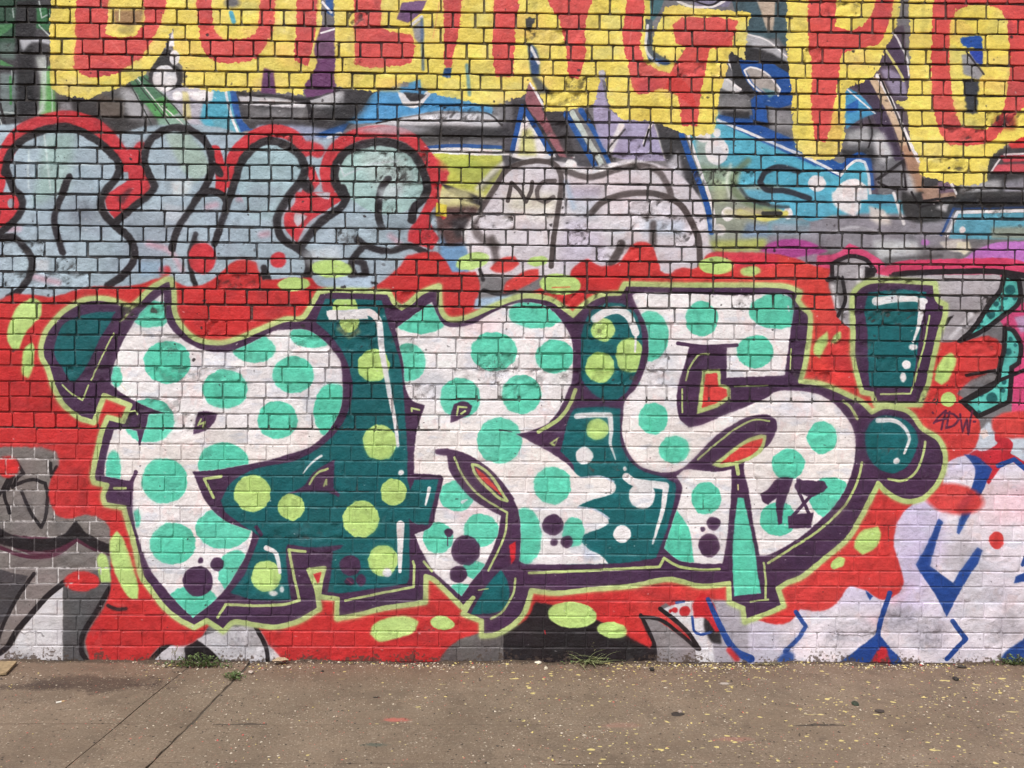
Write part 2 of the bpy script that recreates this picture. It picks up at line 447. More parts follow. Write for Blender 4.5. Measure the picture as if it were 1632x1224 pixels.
# letter bodies and black outlines
BL = (40, 35, 40)
L1 = '8,275 15,245 37,222 70,207 105,202 135,212 162,230 182,250 188,268 172,290 160,326 170,346 205,378 214,401 210,421 192,441 150,450 40,450 50,413 37,393 20,378 0,381 0,373 30,343 36,326 20,306'
P(GB, L1, a=.0)
P(GB, '230,257 232,237 245,217 270,204 297,205 322,220 335,242 337,267 330,300 300,330 260,320 242,295')
P((160, 182, 168), '262,212 300,210 330,250 335,275 310,290 290,270', soft=6, a=.8)
P((162, 188, 198), '376,287 385,257 408,232 428,224 453,230 475,245 485,267 480,287 455,320 440,350 400,350')
P((160, 192, 190), '533,272 543,250 563,235 598,226 633,230 658,245 673,270 678,300 660,331 600,340 545,306 532,290')
P((190, 202, 200), '570,252 590,240 640,250 660,280 640,310 600,300', soft=14, a=.5)
for s, w in (('8,275 15,245 37,222 70,207 105,202 135,212 162,230 182,250 190,266 183,286 165,308 160,326 170,346 185,361 205,378 214,401 210,421 192,441 172,454', 10),
             ('10,268 20,300 32,311 36,326 30,343 12,361 -4,374', 9), ('110,282 99,308 87,343 89,368 100,402', 8.5), ('-4,381 20,378 37,393 50,413 47,438 32,461 14,474', 9),
             ('185,353 217,326 240,308 247,297 235,272 230,257 232,237 245,217 270,204 297,205 322,220 335,242 338,267 330,290 322,306', 9.5),
             ('274,396 282,366 300,338 317,311 336,304 354,311 361,324 352,356 342,388', 9), ('340,262 350,276', 10), ('312,373 302,406 305,436 312,456', 6),
             ('360,330 375,287 385,257 408,232 428,224 453,230 475,245 485,267 480,287 462,310 446,336 441,352 447,376 465,391 480,391 508,356 543,331 551,316 546,300', 10.5),
             ('470,392 488,406 493,423 490,440', 12), ('420,426 428,446', 8), ('480,290 492,300', 14),
             ('546,312 534,290 533,272 543,250 563,235 598,226 633,230 658,245 673,270 680,295 676,314 660,331 656,350', 11), ('618,285 606,304 603,343 608,362', 9),
             ('568,381 588,393 620,400 653,392 678,403', 8), ('578,393 563,411 560,426 568,443 582,436 580,420 566,414', 9), ('556,440 600,452', 2)):
    S(BL, s, w + 2.2, soft=2.4, wob=1.4)
S(BL, '310,380 318,410', 8, soft=3, a=.6)
E(RF, 322, 411, 22, 25, soft=3); E(RF, 443, 414, 12, 13, soft=3); E(RF, 262, 432, 9, soft=4); E(BL, 420, 438, 5, 9)
P((150, 184, 214), '220,416 262,416 262,440 222,440', soft=6, a=.6)
# dark scar and blue patch
P((110, 152, 196), '712,346 750,330 770,380 745,440 712,440 700,395', soft=6); P((96, 66, 66), '692,330 760,328 772,352 748,384 712,392 700,366', soft=6); P((52, 44, 48), '716,352 745,342 752,362 728,382', soft=6)
P((226, 206, 70), '694,322 712,326 712,346 694,344'); P((200, 64, 60), '700,342 712,346 706,350', soft=1); P((40, 36, 40), '700,290 760,312 790,330 760,326 716,306', soft=2)
# mauve letter marked NC
P(MAU, '748,430 744,370 762,335 788,290 815,262 850,252 895,258 940,266 1000,254 1050,262 1090,285 1122,330 1134,400 1128,440 740,440', soft=2)
P((224, 206, 214), '900,280 1000,270 1050,300 1000,330 900,330', soft=14, a=.5); P((186, 176, 204), '890,370 960,365 970,420 890,420', soft=16, a=.5); P((170, 186, 206), '900,300 960,300 950,350 905,340', soft=14, a=.45); P((222, 214, 176), '806,305 890,310 880,350 810,340', soft=16, a=.5); P((176, 192, 214), '1010,350 1090,350 1090,375 1030,370', soft=8, a=.6)
S(WHT, '905,268 930,276 970,266 1010,262', 10, soft=5); E(WHT, 910, 265, 10, 11, soft=2)
S(BRN, '757,352 770,328 788,300 806,272 830,260 860,256 884,262 894,280 893,306 888,343 882,381 878,424', 8.5, soft=1.6)
S((130, 124, 126), '768,300 800,262', 10, soft=8, a=.7); S(BRN, '900,272 940,282 990,268 1026,264 1050,274 1066,300 1070,315', 10, soft=3, a=.85)
S(BRN, '943,338 961,321 991,310 1028,307 1061,313 1086,328 1103,356 1113,381 1116,424', 10, soft=1.8); S(BRN, '1041,356 1040,390', 11, soft=5, a=.9); S(BRN, '990,388 986,400 974,420', 13, soft=3)
S(BRN, '809,320 815,291 828,304 838,321 846,304 848,290', 6.5, soft=1); S(BRN, '884,288 866,290 856,302 857,317 868,322 882,314', 7, soft=1); S(BRN, '754,350 762,375 790,392', 14, soft=6, a=.7); S(BRN, '784,380 792,420', 11, soft=6, a=.8)
# blue seam and grey green streaks
P((150, 156, 142), '1120,306 1240,296 1330,345 1330,400 1136,410', soft=5); P((96, 168, 196), '1180,300 1300,306 1320,345 1224,345', soft=6); P((170, 176, 96), '1130,384 1220,380 1222,398 1140,402', soft=5); P((128, 150, 176), '1190,355 1240,358 1240,378 1180,378', soft=6)
P((172, 160, 130), '1170,332 1224,330 1210,348 1172,348', soft=4); S((44, 46, 46), '1190,316 1224,326', 6, soft=3)
S((34, 84, 160), '1086,214 1100,254 1120,306 1129,338 1134,370', 9); S(WHT, '1097,216 1110,254 1128,306 1137,340 1139,368', 5); E(WHT, 1160, 341, 10, 11); E((214, 206, 200), 1146, 366, 11, 9)
# right of the middle band: greys, blue panels, magenta
P((140, 136, 146), '1224,355 1380,340 1540,345 1540,385 1400,400 1224,395', soft=4); P((168, 168, 178), '1390,380 1460,385 1460,415 1400,412', soft=6); P((118, 160, 178), '1224,348 1290,352 1290,372 1224,374', soft=4)
P((90, 172, 200), '1234,308 1312,312 1330,340 1290,352 1250,330', soft=2); P((214, 206, 120), '1216,332 1246,334 1250,344 1216,348', soft=2); E(WHT, 1256, 340, 8, 9)
P(WHT, '1326,306 1370,308 1372,328 1362,346 1342,336 1328,324', soft=3); P((90, 160, 190), '1382,310 1428,310 1428,328 1384,328'); S(WHT, '1424,308 1432,330 1440,356', 5, soft=2); P((214, 206, 204), '1384,328 1410,334 1418,352 1388,352', soft=3)
P((58, 56, 58), '1436,306 1540,306 1520,332 1510,350 1460,355 1440,340', soft=3); P((170, 134, 122), '1468,308 1502,310 1500,320 1472,320', soft=2); P((196, 192, 196), '1490,330 1514,322 1508,338', soft=3)
P((68, 66, 68), '1520,306 1660,306 1660,334 1510,334'); P((96, 164, 188), '1528,340 1660,338 1660,382 1512,380'); S(WHT, '1508,376 1526,338 1660,335', 5); S((36, 72, 140), '1500,374 1520,332 1660,329', 4); E(WHT, 1534, 366, 5, 6); P((140, 150, 140), '1580,362 1660,360 1660,382 1580,380', soft=4)
P(MAG, '1210,400 1234,384 1280,382 1320,400 1280,412', soft=2); P(LIL, '1536,412 1560,396 1590,386 1660,384 1660,420 1600,420'); E(LIL, 1474, 386, 7, 5)
P(PNK, '1232,412 1330,404 1354,388 1388,404 1410,420 1410,440 1300,432'); P((214, 64, 104), '1396,436 1420,420 1449,414 1536,412 1610,412 1660,428 1660,440 1400,444'); P((200, 192, 186), '1496,386 1530,382 1546,396 1540,404 1510,398', soft=2); P((224, 216, 190), '1525,386 1544,384 1549,398 1536,406 1524,396', soft=2); S((70, 68, 70), '1412,412 1500,408', 6, soft=4, a=.7)
P((160, 140, 160), '1268,410 1302,404 1302,424 1288,424', soft=2)

S((112, 128, 96), '1192,256 1172,276 1168,302 1192,324 1236,334', 10, soft=6, a=.8); S((46, 50, 60), '1272,273 1242,266 1219,275 1211,290 1222,302 1252,304 1290,316', 9, soft=2.5); S((60, 66, 70), '1180,300 1196,318 1230,328 1256,330', 5, soft=4, a=.8); S((214, 206, 110), '1178,338 1220,348 1252,340', 9, soft=3); S((46, 46, 48), '1216,340 1244,340', 7, soft=2)

P((214, 212, 216), '1392,214 1408,210 1424,244 1408,262 1396,240', soft=6, a=.8); P((56, 54, 58), '1344,232 1390,236 1396,262 1370,240', soft=6, a=.8); P((204, 202, 206), '1434,262 1452,280 1462,310 1446,308 1438,286', soft=6, a=.8)
for q in ('1396,286 1438,258 1444,300', '1400,290 1420,300 1444,302', '1452,306 1466,330 1500,322'): S(BLK, q, 3.5, soft=1.5)
P((176, 142, 124), '1468,300 1520,292 1524,314 1476,318', soft=2); P((124, 100, 120), '1494,290 1520,288 1522,306 1496,308', soft=2); S(WHT, '1516,292 1524,308', 4); S(BLK, '1472,320 1520,314 1522,326', 4)
P((188, 186, 190), '1530,294 1596,286 1596,300 1532,306', soft=5, a=.8); P((44, 42, 46), '1524,316 1640,312 1640,330 1520,332', soft=4)
P((210, 212, 214), '1390,384 1460,386 1470,404 1400,410', soft=8, a=.8); P((160, 158, 170), '1230,356 1300,360 1350,372 1290,378 1230,374', soft=6, a=.7); S((196, 194, 202), '1320,372 1356,362 1400,368', 4, soft=4, a=.7); P((228, 220, 212), '1390,340 1416,342 1420,358 1394,356', soft=5, a=.8)
S((206, 202, 206), '1134,352 1150,372', 8, soft=6, a=.6); P((186, 196, 150), '1136,286 1160,292 1156,324 1138,322', soft=8, a=.6); S((222, 226, 214), '1164,262 1158,292 1162,312', 5, soft=4, a=.7); S((196, 188, 150), '1158,338 1200,340', 9, soft=5, a=.7)
P((230, 228, 232), '396,156 440,155 486,166 486,171 440,166 398,164', soft=2, a=.8); P((208, 206, 210), '498,160 524,150 545,147 540,164 510,170', soft=5, a=.8); P((150, 148, 152), '392,170 486,176 480,190 400,190', soft=7, a=.6); P((46, 44, 48), '500,178 560,160 596,150 575,184 540,200 500,204', soft=8, a=.7)
P((226, 224, 230), '640,186 700,179 760,180 786,190 700,192 640,196', soft=5, a=.8); P((186, 186, 198), '560,208 620,198 690,206 640,214 590,212', soft=6, a=.7); P((48, 46, 50), '690,206 816,204 816,220 700,222', soft=5, a=.8)
P((120, 118, 124), '790,166 812,160 818,190 800,196', soft=6, a=.8); P((240, 238, 240), '700,237 816,242 816,248 710,245', soft=1.5); P((176, 190, 80), '700,252 760,256 770,268 700,270', soft=8, a=.7); P((224, 216, 160), '700,300 740,302 756,320 700,322', soft=6, a=.8)
S(WHT, '760,300 786,272 800,262', 7, soft=5, a=.7); S(WHT, '740,372 752,352 764,340', 7, soft=5, a=.8); S((236, 234, 238), '745,392 740,372', 8, soft=5, a=.7); P((236, 232, 236), '798,336 880,330 876,350 800,352', soft=5, a=.6)
P((236, 232, 238), '960,350 1030,346 1028,376 962,376', soft=5, a=.6); P((186, 180, 206), '900,350 935,346 930,372 902,374', soft=7, a=.5); P((176, 150, 190), '905,300 960,296 955,312 910,316', soft=8, a=.35); S((150, 182, 214), '902,290 914,330', 8, soft=6, a=.5)
S((196, 204, 212), '540,262 548,280 590,262 634,256', 3, soft=2, a=.8); P((206, 216, 220), '600,300 640,296 640,316 606,318', soft=6, a=.7); P((130, 140, 152), '580,360 640,352 660,366 600,376', soft=8, a=.5); P((206, 214, 222), '480,400 540,392 546,420 490,424', soft=8, a=.6); P((120, 128, 142), '400,290 450,300 430,330 390,340', soft=12, a=.4); P((214, 222, 226), '272,288 310,284 300,310 276,312', soft=5, a=.7)
P((120, 130, 146), '120,330 150,325 150,350 122,352', soft=10, a=.4); P((206, 208, 216), '55,412 78,414 76,434 56,430', soft=5, a=.7)
# ---- 3. yellow and red roller letters
def Y(p): P(YEL, p, soft=.5, wob=3.2, rag=True)
def Rr(p): P(REDT, p, soft=.5, wob=2.6, rag=True)
Y('82,-40 80,40 79,100 80,136 95,150 140,156 155,150 190,140 207,130 232,117 250,100 262,76 274,46 280,92 292,110 290,138 337,144 408,145 483,151 487,134 508,112 512,60 510,-40')
Y('533,-40 533,100 534,138 603,145 640,132 668,134 680,146 743,160 783,168 816,158 836,150 842,130 860,150 868,176 900,176 941,168 952,150 956,112 964,112 968,160 976,175 991,190 1041,193 1076,208 1103,215 1136,212 1143,180 1147,150 1156,118 1164,82 1186,96 1192,40 1198,20 1150,15 1080,8 1060,12 1040,60 1036,-40')
Y('1254,-40 1254,60 1256,100 1262,160 1266,225 1284,250 1324,255 1341,238 1346,205 1348,140 1394,120 1406,88 1431,30 1436,-40')
Y('1449,-40 1449,15 1450,125 1444,160 1426,162 1446,180 1451,225 1464,250 1466,278 1499,288 1536,295 1574,290 1577,255 1594,238 1614,225 1660,205 1660,-40')
P((200, 190, 92), '90,60 112,60 110,110 90,110', soft=8, a=.4); P((206, 196, 92), '560,112 600,114 600,136 560,138', soft=8, a=.4)
P((232, 190, 96), '600,124 640,126 636,146 600,144', soft=3, a=.6); P((238, 186, 96), '432,70 460,72 458,92 434,90', soft=5, a=.5); P((238, 190, 90), '1322,178 1346,178 1340,225 1320,226', soft=2, a=.7)
# gaps where older paint shows
P((34, 84, 158), '516,-40 530,-40 531,26 520,20'); P((112, 74, 106), '512,40 533,44 533,100 506,100 500,80', soft=2); P((106, 58, 104), '506,96 533,92 533,146 488,156 486,136 500,112', rag=True, wob=2); P((106, 60, 106), '420,108 436,112 440,150 415,148', soft=2); S(WHT, '512,52 532,46', 3); S(WHT, '514,4 528,20', 4)
P((116, 80, 124), '640,4 680,0 670,20 650,36 632,30', soft=1, rag=True); S(WHT, '656,38 672,26', 5); P((150, 148, 152), '658,42 672,30 676,60 668,70 660,60', soft=2); S((56, 90, 140), '672,30 674,110', 5, soft=3, a=.7); S((70, 130, 170), '744,104 748,150', 6, soft=3, a=.7)
P((80, 150, 200), '652,132 670,126 672,148 648,146', soft=1); P((40, 80, 140), '708,108 720,108 718,124 704,122', rag=True)
P((60, 58, 60), '838,28 854,28 846,48 838,44', rag=True, wob=2); P((48, 74, 120), '840,66 856,80 860,120 846,122', soft=3); S(WHT, '846,76 858,100', 5, soft=2); P((84, 86, 84), '846,120 858,124 878,148 858,150', soft=3)
P((70, 110, 120), '1036,-20 1064,-20 1050,20 1036,40', soft=1); P((70, 80, 90), '1028,30 1040,30 1040,80 1070,98 1060,102 1030,84', rag=True); P((36, 70, 130), '1030,84 1044,92 1070,100 1060,104 1034,96'); S(WHT, '1032,40 1030,80 1050,104', 4, a=.8)
P((130, 124, 150), '1090,-20 1180,-20 1160,10 1110,12', soft=1); S(WHT, '1080,2 1100,10 1136,10 1156,0', 4); S(BLK, '1100,-2 1130,8 1150,-2', 3)
P((40, 36, 40), '238,112 262,78 272,80 278,100 290,116 288,138 262,146 236,130', soft=1); E(WHT, 262, 125, 19, 21, soft=2); E(WHT, 278, 92, 8, 12); P(WHT, '275,48 268,74 278,74', soft=1.5); E(WHT, 282, 152, 8, 7)
P((166, 128, 88), '180,16 228,14 226,36 206,42 182,36', soft=4); P((160, 140, 80), '186,44 216,40 214,54 192,54', soft=5, a=.7); P((84, 66, 68), '232,-20 246,-20 242,40 232,36', soft=2); E((110, 106, 110), 370, 4, 12, 8, soft=6); S((80, 170, 200), '368,20 372,34', 7, soft=2)
Rr('121,-40 121,0 120,62 117,108 140,122 175,120 200,108 225,90 240,68 252,45 265,0 265,-40 228,-40 228,0 230,32 217,57 190,61 167,52 172,32 172,-40')
Rr('312,-40 312,0 316,37 322,75 342,97 375,100 408,92 423,72 435,45 439,0 439,-40 415,-40 415,0 413,25 408,50 390,62 355,62 340,42 337,0 337,-40')
Rr('472,-40 508,-40 503,37 498,75 490,105 468,95 472,25'); Rr('564,-40 608,-40 607,40 615,48 655,55 661,75 657,98 640,105 583,107 565,102'); Rr('707,-40 738,-40 733,37 725,75 718,107 708,107 707,50')
Rr('788,-40 828,-40 827,0 821,50 818,122 790,122 785,87'); Rr('872,-40 944,-40 943,0 933,37 933,87 923,125 906,122 901,75 891,32 873,0')
Rr('998,-40 998,0 992,62 1001,100 1008,140 1016,151 1036,147 1056,140 1081,150 1086,200 1111,200 1116,155 1126,105 1131,78 1166,72 1176,32 1148,28 1086,28 1072,38 1076,68 1093,75 1078,97 1068,115 1046,110 1026,95 1020,70 1026,25 1028,-40')
Rr('1288,-40 1288,62 1294,112 1293,175 1299,225 1316,228 1326,185 1336,125 1341,85 1374,75 1399,72 1414,45 1424,0 1424,-40 1396,-40 1396,0 1384,30 1359,47 1331,42 1334,-40')
Rr('1489,-40 1484,75 1484,125 1489,175 1499,215 1514,230 1569,230 1594,212 1621,180 1660,140 1660,-40 1489,-40'); Y('1524,15 1515,37 1514,125 1521,170 1531,197 1549,205 1581,200 1599,172 1609,100 1606,42 1594,15 1560,6')
P((222, 60, 56), '1070,112 1100,140 1110,176 1090,160 1060,140', soft=1, a=.7); P((196, 62, 70), '1018,116 1040,124 1060,140 1020,148', soft=3, a=.5); P((196, 66, 74), '500,0 508,0 502,60 494,60', soft=2, a=.4)
P((36, 82, 168), '1529,60 1560,56 1566,64 1566,78 1534,74', rag=True, wob=2); P((44, 70, 170), '1545,80 1566,80 1566,104 1548,96', rag=True); P((150, 148, 152), '1532,86 1546,86 1568,116 1560,128 1534,118', soft=2); P((62, 64, 72), '1534,124 1560,128 1556,182 1540,180', soft=2, rag=True, wob=3); S((50, 46, 50), '1540,82 1568,118', 3)
S((250, 236, 160), '190,14 190,32', 2); P((126, 20, 30), '1586,186 1620,184 1618,206 1586,206', soft=6, a=.8)
for s in ('170,88 194,108', '178,66 210,104', '700,4 690,60', '1010,20 1000,90', '1400,50 1370,70'):
    S((238, 130, 120), s, 1.5, soft=2, a=.5)


def tint(base, cols_, n, seed):
    rr = random.Random(seed)
    d = np.abs(CAN - np.array(base, np.float32) / 255).max(2)
    mk = np.clip((.09 - d) / .03, 0, 1)
    mk[int(cv(800, 310)[1]):] = 0
    for _ in range(n):
        px, py = rr.uniform(60, 1660), rr.uniform(-10, 290)
        c_ = rr.choice(cols_)
        w_, h_ = rr.uniform(8, 34), rr.uniform(8, 22)
        E(c_, px, py, w_, h_, rot=rr.uniform(-20, 20), soft=rr.uniform(3, 14), clip=mk, a=rr.uniform(.2, .55), wob=5)
tint(YEL, [(216, 208, 112), (234, 204, 122), (246, 228, 136), (222, 198, 84), (206, 200, 124), (238, 194, 108), (240, 206, 120)], 260, 3)
tint(REDT, [(226, 104, 98), (190, 66, 74), (206, 70, 72), (230, 80, 70), (176, 70, 80)], 150, 4)
# ---- 4. lower left: grey and silver, lower right: white and lavender
P(GRY, '-20,690 190,690 190,1080 -20,1080', smooth=False)
GREYZONE = P(None, '-20,700 180,700 180,912 120,925 60,990 -20,1040', get=True, smooth=False)
for s in ('44,852 56,792', '30,960 70,900', '100,852 120,790'):
    S((136, 128, 126), s, 14, soft=8, a=.4)
P((85, 38, 58), '-10,862 20,872 50,884 82,884 107,872 122,860 150,876 174,886 174,874 130,850 100,858 -10,850', soft=1); S((85, 38, 58), '-6,870 30,884 60,888 92,882 122,860 152,876', 6)
P(BLK, '-10,838 0,842 25,854 62,859 100,852 112,840 120,828 128,838 135,847 155,859 175,867 172,884 150,874 122,857 107,866 82,876 50,878 20,872 -10,864')
for s in ('-3,790 6,776 15,759', '15,759 6,784 15,817', '25,734 37,754 28,760 20,776', '20,774 50,764 72,770 76,790 71,827 65,840 50,819 35,784', '80,738 82,760 90,744', '20,760 12,780'):
    S(BLK, s, 5.5, soft=1)
E(RED, 12, 744, 18, 17, soft=4)
P((72, 68, 72), '-10,905 45,918 30,948 12,980 -10,1010', soft=1.5); P((132, 122, 120), '50,915 110,915 100,935 70,955 30,998 8,1035 2,1020 14,976 34,942', soft=1)
P((212, 208, 212), '100,930 100,1070 -10,1070 -10,1050 12,1038 32,1008 55,978 82,948', wob=.6); P((88, 86, 88), '100,928 178,900 178,950 150,985 134,1020 140,1070 100,1070', smooth=False)
S(BLK, '102,928 75,950 50,978 27,1005 12,1030 -6,1044', 9); S(BLK, '54,914 30,948 12,980 -4,1020', 6); S(BLK, '174,938 150,980 132,1010 130,1038 142,1056', 8)
P((204, 200, 206), '230,1060 262,1030 320,1015 360,1000 470,990 470,1070 230,1070', smooth=False); P((150, 144, 148), '395,1000 450,990 430,1030 400,1030', soft=4, a=.6)
P(LAV, '1100,940 1240,980 1300,900 1400,820 1440,780 1500,730 1560,690 1660,640 1660,1080 1050,1080', smooth=False)
P((236, 226, 232), '1500,760 1660,740 1660,1080 1240,1080 1240,990 1330,965 1420,960 1470,900', soft=20, a=.8); P((214, 208, 218), '1500,860 1560,850 1600,960 1530,990', soft=16, a=.7); P((236, 186, 200), '1416,940 1460,925 1440,960 1420,965', soft=10, a=.8); P((240, 190, 204), '1580,790 1660,760 1660,840 1590,830', soft=18, a=.6); P((232, 184, 192), '1380,985 1420,975 1400,1005', soft=9, a=.5); P((176, 170, 178), '1500,875 1530,862 1560,880 1530,905 1500,900', soft=12, a=.7); P((186, 182, 190), '1500,1000 1630,990 1630,1030 1560,1020', soft=20, a=.5)
P((196, 192, 206), '1130,960 1230,985 1240,1060 1160,1060', soft=8, a=.7)
E(WHT, 1568, 690, 9, 8); P((196, 206, 220), '1552,700 1575,672 1600,690 1640,690 1640,730 1590,740 1552,720', soft=3); P((226, 210, 206), '1560,688 1572,684 1576,694 1566,700', soft=1.5)
for px, py, rx, ry, c_, a_ in ((1470, 850, 40, 60, (204, 192, 226), .6), (1455, 940, 30, 40, (206, 194, 228), .7), (1500, 960, 30, 30, (212, 202, 226), .6), (1545, 900, 26, 40, (190, 184, 194), .6), (1590, 940, 30, 30, (206, 198, 214), .5), (1340, 1000, 30, 22, (190, 184, 194), .5), (1440, 985, 34, 20, (176, 172, 190), .6), (1480, 1012, 30, 22, (170, 166, 182), .6), (1585, 800, 30, 40, (238, 206, 216), .6), (1610, 990, 26, 22, (172, 166, 176), .6), (1250, 1000, 20, 30, (196, 192, 200), .6), (1530, 1035, 30, 14, (200, 192, 206), .5), (1420, 1040, 20, 12, (160, 154, 166), .5)):
    E(c_, px, py, rx, ry, soft=20, a=a_, wob=8)
# ---- 5. the red cloud
REDP = ('-20,482 0,478 20,468 50,470 82,473 107,467 145,456 190,457 225,452 260,441 275,446 297,456 325,453 350,436 370,418 392,413 408,418 412,432 418,446 495,443 508,456 560,462 593,458 615,443 638,423 648,408 670,403 695,401 710,416 720,433 758,433 765,456 '
        '755,491 830,490 880,470 908,460 911,431 926,416 938,412 953,423 976,423 991,413 1006,391 1021,385 1038,391 1046,411 1053,433 1066,437 1083,428 1108,428 1118,418 1130,404 1160,402 1224,404 1260,410 1300,424 1322,428 1319,453 1329,481 1336,506 1354,521 1420,560 1496,538 1531,543 1574,536 1594,546 1599,568 1589,586 1569,596 1546,606 1524,627 1540,640 '
        '1556,662 1561,687 1549,719 1524,729 1506,737 1500,780 1474,792 1449,807 1431,829 1424,862 1431,894 1438,918 1439,930 1431,945 1406,955 1379,940 1356,934 1346,940 1334,960 1311,973 1274,970 1261,988 1239,995 1215,990 1190,980 1160,970 1128,958 1090,975 1060,960 1051,968 1076,993 1101,1015 1098,1023 1066,1003 1041,985 1020,978 1026,1000 '
        '1041,1023 1036,1033 1016,1023 991,1008 956,990 920,975 878,964 853,959 836,990 800,1000 765,1008 735,1018 713,1033 700,1053 700,1080 458,1080 445,1048 428,1028 410,1000 370,985 335,995 320,1015 292,1030 262,1028 240,1045 228,1080 155,1080 140,1040 136,1018 147,995 165,968 175,940 176,900 175,844 162,827 135,820 110,827 87,817 77,787 82,762 95,737 90,720 67,713 -20,712')
P((40, 34, 38), '800,960 860,950 1060,985 1060,1080 802,1080', smooth=False, wob=.5); P((104, 98, 98), '690,1000 802,990 802,1080 690,1080', smooth=False, wob=.5)
S(BLK, '232,1060 265,1028 290,1022', 8); P(BLK, '294,1070 294,1032 314,1020 336,1036 356,1058 356,1070'); S(BLK, '408,1000 423,1030 427,1060', 7)
REDM = P(RED, REDP, soft=2.2, wob=1.4, get=True)
P(RED2, '1000,380 1600,380 1600,1000 1000,1000', soft=30, clip=REDM, smooth=False, a=.8)
P((226, 70, 60), '1224,400 1330,420 1320,600 1224,560', soft=20, clip=REDM, a=.5); P((214, 52, 84), '1128,398 1240,402 1240,424 1150,424', soft=6, clip=REDM, a=.6)
for s, w in (('365,470 385,430 420,470', 16), ('20,640 60,650 90,640', 10), ('430,500 470,480', 14), ('900,455 960,462', 10), ('960,1000 880,980', 10), ('1080,960 1000,930', 16), ('130,790 135,820', 14), ('600,1010 690,1020', 14), ('1330,580 1380,600', 10), ('1390,850 1430,830', 12)):
    S((150, 40, 46), s, w, soft=10, clip=REDM, a=.4)
_r = random.Random(21)
for _ in range(130):
    px, py = _r.uniform(-10, 1640), _r.choice((_r.uniform(430, 720), _r.uniform(430, 1050)))
    E(_r.choice([(176, 44, 50), (190, 40, 46), (226, 74, 66), (220, 60, 66), (168, 52, 56)]), px, py, _r.uniform(8, 40), _r.uniform(6, 18), rot=_r.uniform(-40, 40), soft=_r.uniform(5, 16), clip=REDM, a=_r.uniform(.12, .42), wob=6)
# silver letter behind the exclamation mark, mint arrows at the right edge
P(CHR, '1326,420 1352,410 1378,416 1394,434 1420,440 1449,438 1594,437 1596,458 1578,484 1530,540 1496,545 1360,525 1336,506 1346,480 1340,446 1322,444', wob=.6)
P((196, 190, 196), '1430,445 1590,440 1590,460 1500,480 1430,470', soft=10, a=.6); S((206, 202, 208), '1326,455 1334,490', 8, soft=5); P((140, 134, 140), '1500,470 1580,470 1540,530 1500,520', soft=12, a=.4); S((222, 218, 224), '1550,500 1515,538', 7, soft=4, a=.7); S((222, 218, 222), '1372,432 1368,448', 8, soft=4)
for s, w in (('1318,446 1326,444 1326,420 1354,408 1380,414 1394,432', 7), ('1320,444 1342,442 1347,478 1336,503', 6), ('1424,438 1449,435 1536,432 1594,433 1650,442', 9)):
    S(BLK, s, w, soft=1)
P(BLK, '1378,424 1396,430 1394,440 1378,446', soft=1); P(BLK, '1416,436 1432,440 1430,446 1418,446', soft=1); P(BLK, '1500,510 1520,502 1508,520')
P((214, 70, 122), '1590,500 1660,470 1660,690 1612,680 1612,560'); P((190, 150, 190), '1616,505 1660,500 1660,525 1626,530', soft=2)
MN2 = (86, 190, 180)
for p in ('1601,437 1624,446 1625,480 1599,503 1561,530 1530,543 1549,526 1579,483 1595,461', '1601,523 1614,526 1627,551 1624,578 1612,585 1611,612 1608,640 1559,663 1534,640 1586,612 1594,581 1600,556'):
    MM = P(MN2, p, get=True)
    for x, y, r in ((1610, 462, 8), (1602, 474, 4), (1618, 475, 4), (1580, 500, 7), (1596, 490, 4), (1588, 484, 4), (1558, 520, 5), (1564, 512, 3), (1542, 534, 3), (1610, 540, 4), (1606, 560, 6), (1618, 550, 3), (1612, 596, 5), (1600, 608, 4), (1580, 634, 9), (1564, 630, 3), (1560, 656, 3), (1598, 622, 4)):
        E((28, 92, 96), x, y, r, clip=MM)
    S(BLK, p, 8, closed=True)
S(BLK, '1531,640 1580,612 1632,590', 6); S(BLK, '1540,598 1585,590', 5)
# right side details
S((196, 40, 56), '1556,725 1590,722 1612,730 1640,746', 10, soft=1.5); P((198, 42, 56), '1544,724 1556,716 1568,722 1582,712 1600,700 1612,706 1610,722 1640,740 1640,748 1612,736 1597,742 1576,772 1572,768 1580,748'); E((198, 42, 56), 1601, 710, 13); E((198, 42, 56), 1593, 697, 9)
P(RED2, '1580,668 1600,658 1650,652 1650,696 1600,698 1582,686', soft=3)
P(BLU, '1536,724 1556,727 1581,747 1571,772 1549,814 1528,852 1524,849 1531,822 1546,782 1554,747', wob=.5); S(BLU, '1591,742 1616,732 1640,752', 8)
P(BLU, '1496,826 1503,832 1490,870 1482,902 1519,929 1530,910 1557,872 1566,877 1560,895 1544,918 1526,950 1509,983 1489,945 1470,918 1459,899 1478,866', wob=.5)
S(BLU, '1418,945 1404,988 1399,1012', 8); P(BLU, '1399,1008 1374,1028 1338,1056 1338,1080 1440,1080 1436,1052 1416,1030'); P((190, 44, 54), '1405,1030 1412,1032 1426,1080 1382,1080 1392,1046', soft=2)
S(BLU, '1268,975 1284,998 1274,1015 1251,1038', 7); P(BLU, '1238,1050 1254,1036 1266,1042 1266,1056 1240,1058', soft=3, a=.9); S(BLU, '1518,990 1539,1018 1509,1050', 8); P(BLU, '1378,940 1392,950 1386,957'); P(BLU, '1660,1000 1632,1018 1599,1043 1590,1080 1660,1080', soft=2); P(BLU, '1650,905 1619,918 1616,930 1650,922'); S(BLU, '1630,900 1640,870', 6)
E(RED2, 1521, 795, 47, 24, rot=8, soft=6, a=.95); S((140, 40, 60), '1530,810 1546,788', 12, soft=6, a=.4); E(RED2, 1588, 861, 12, 14, soft=2)
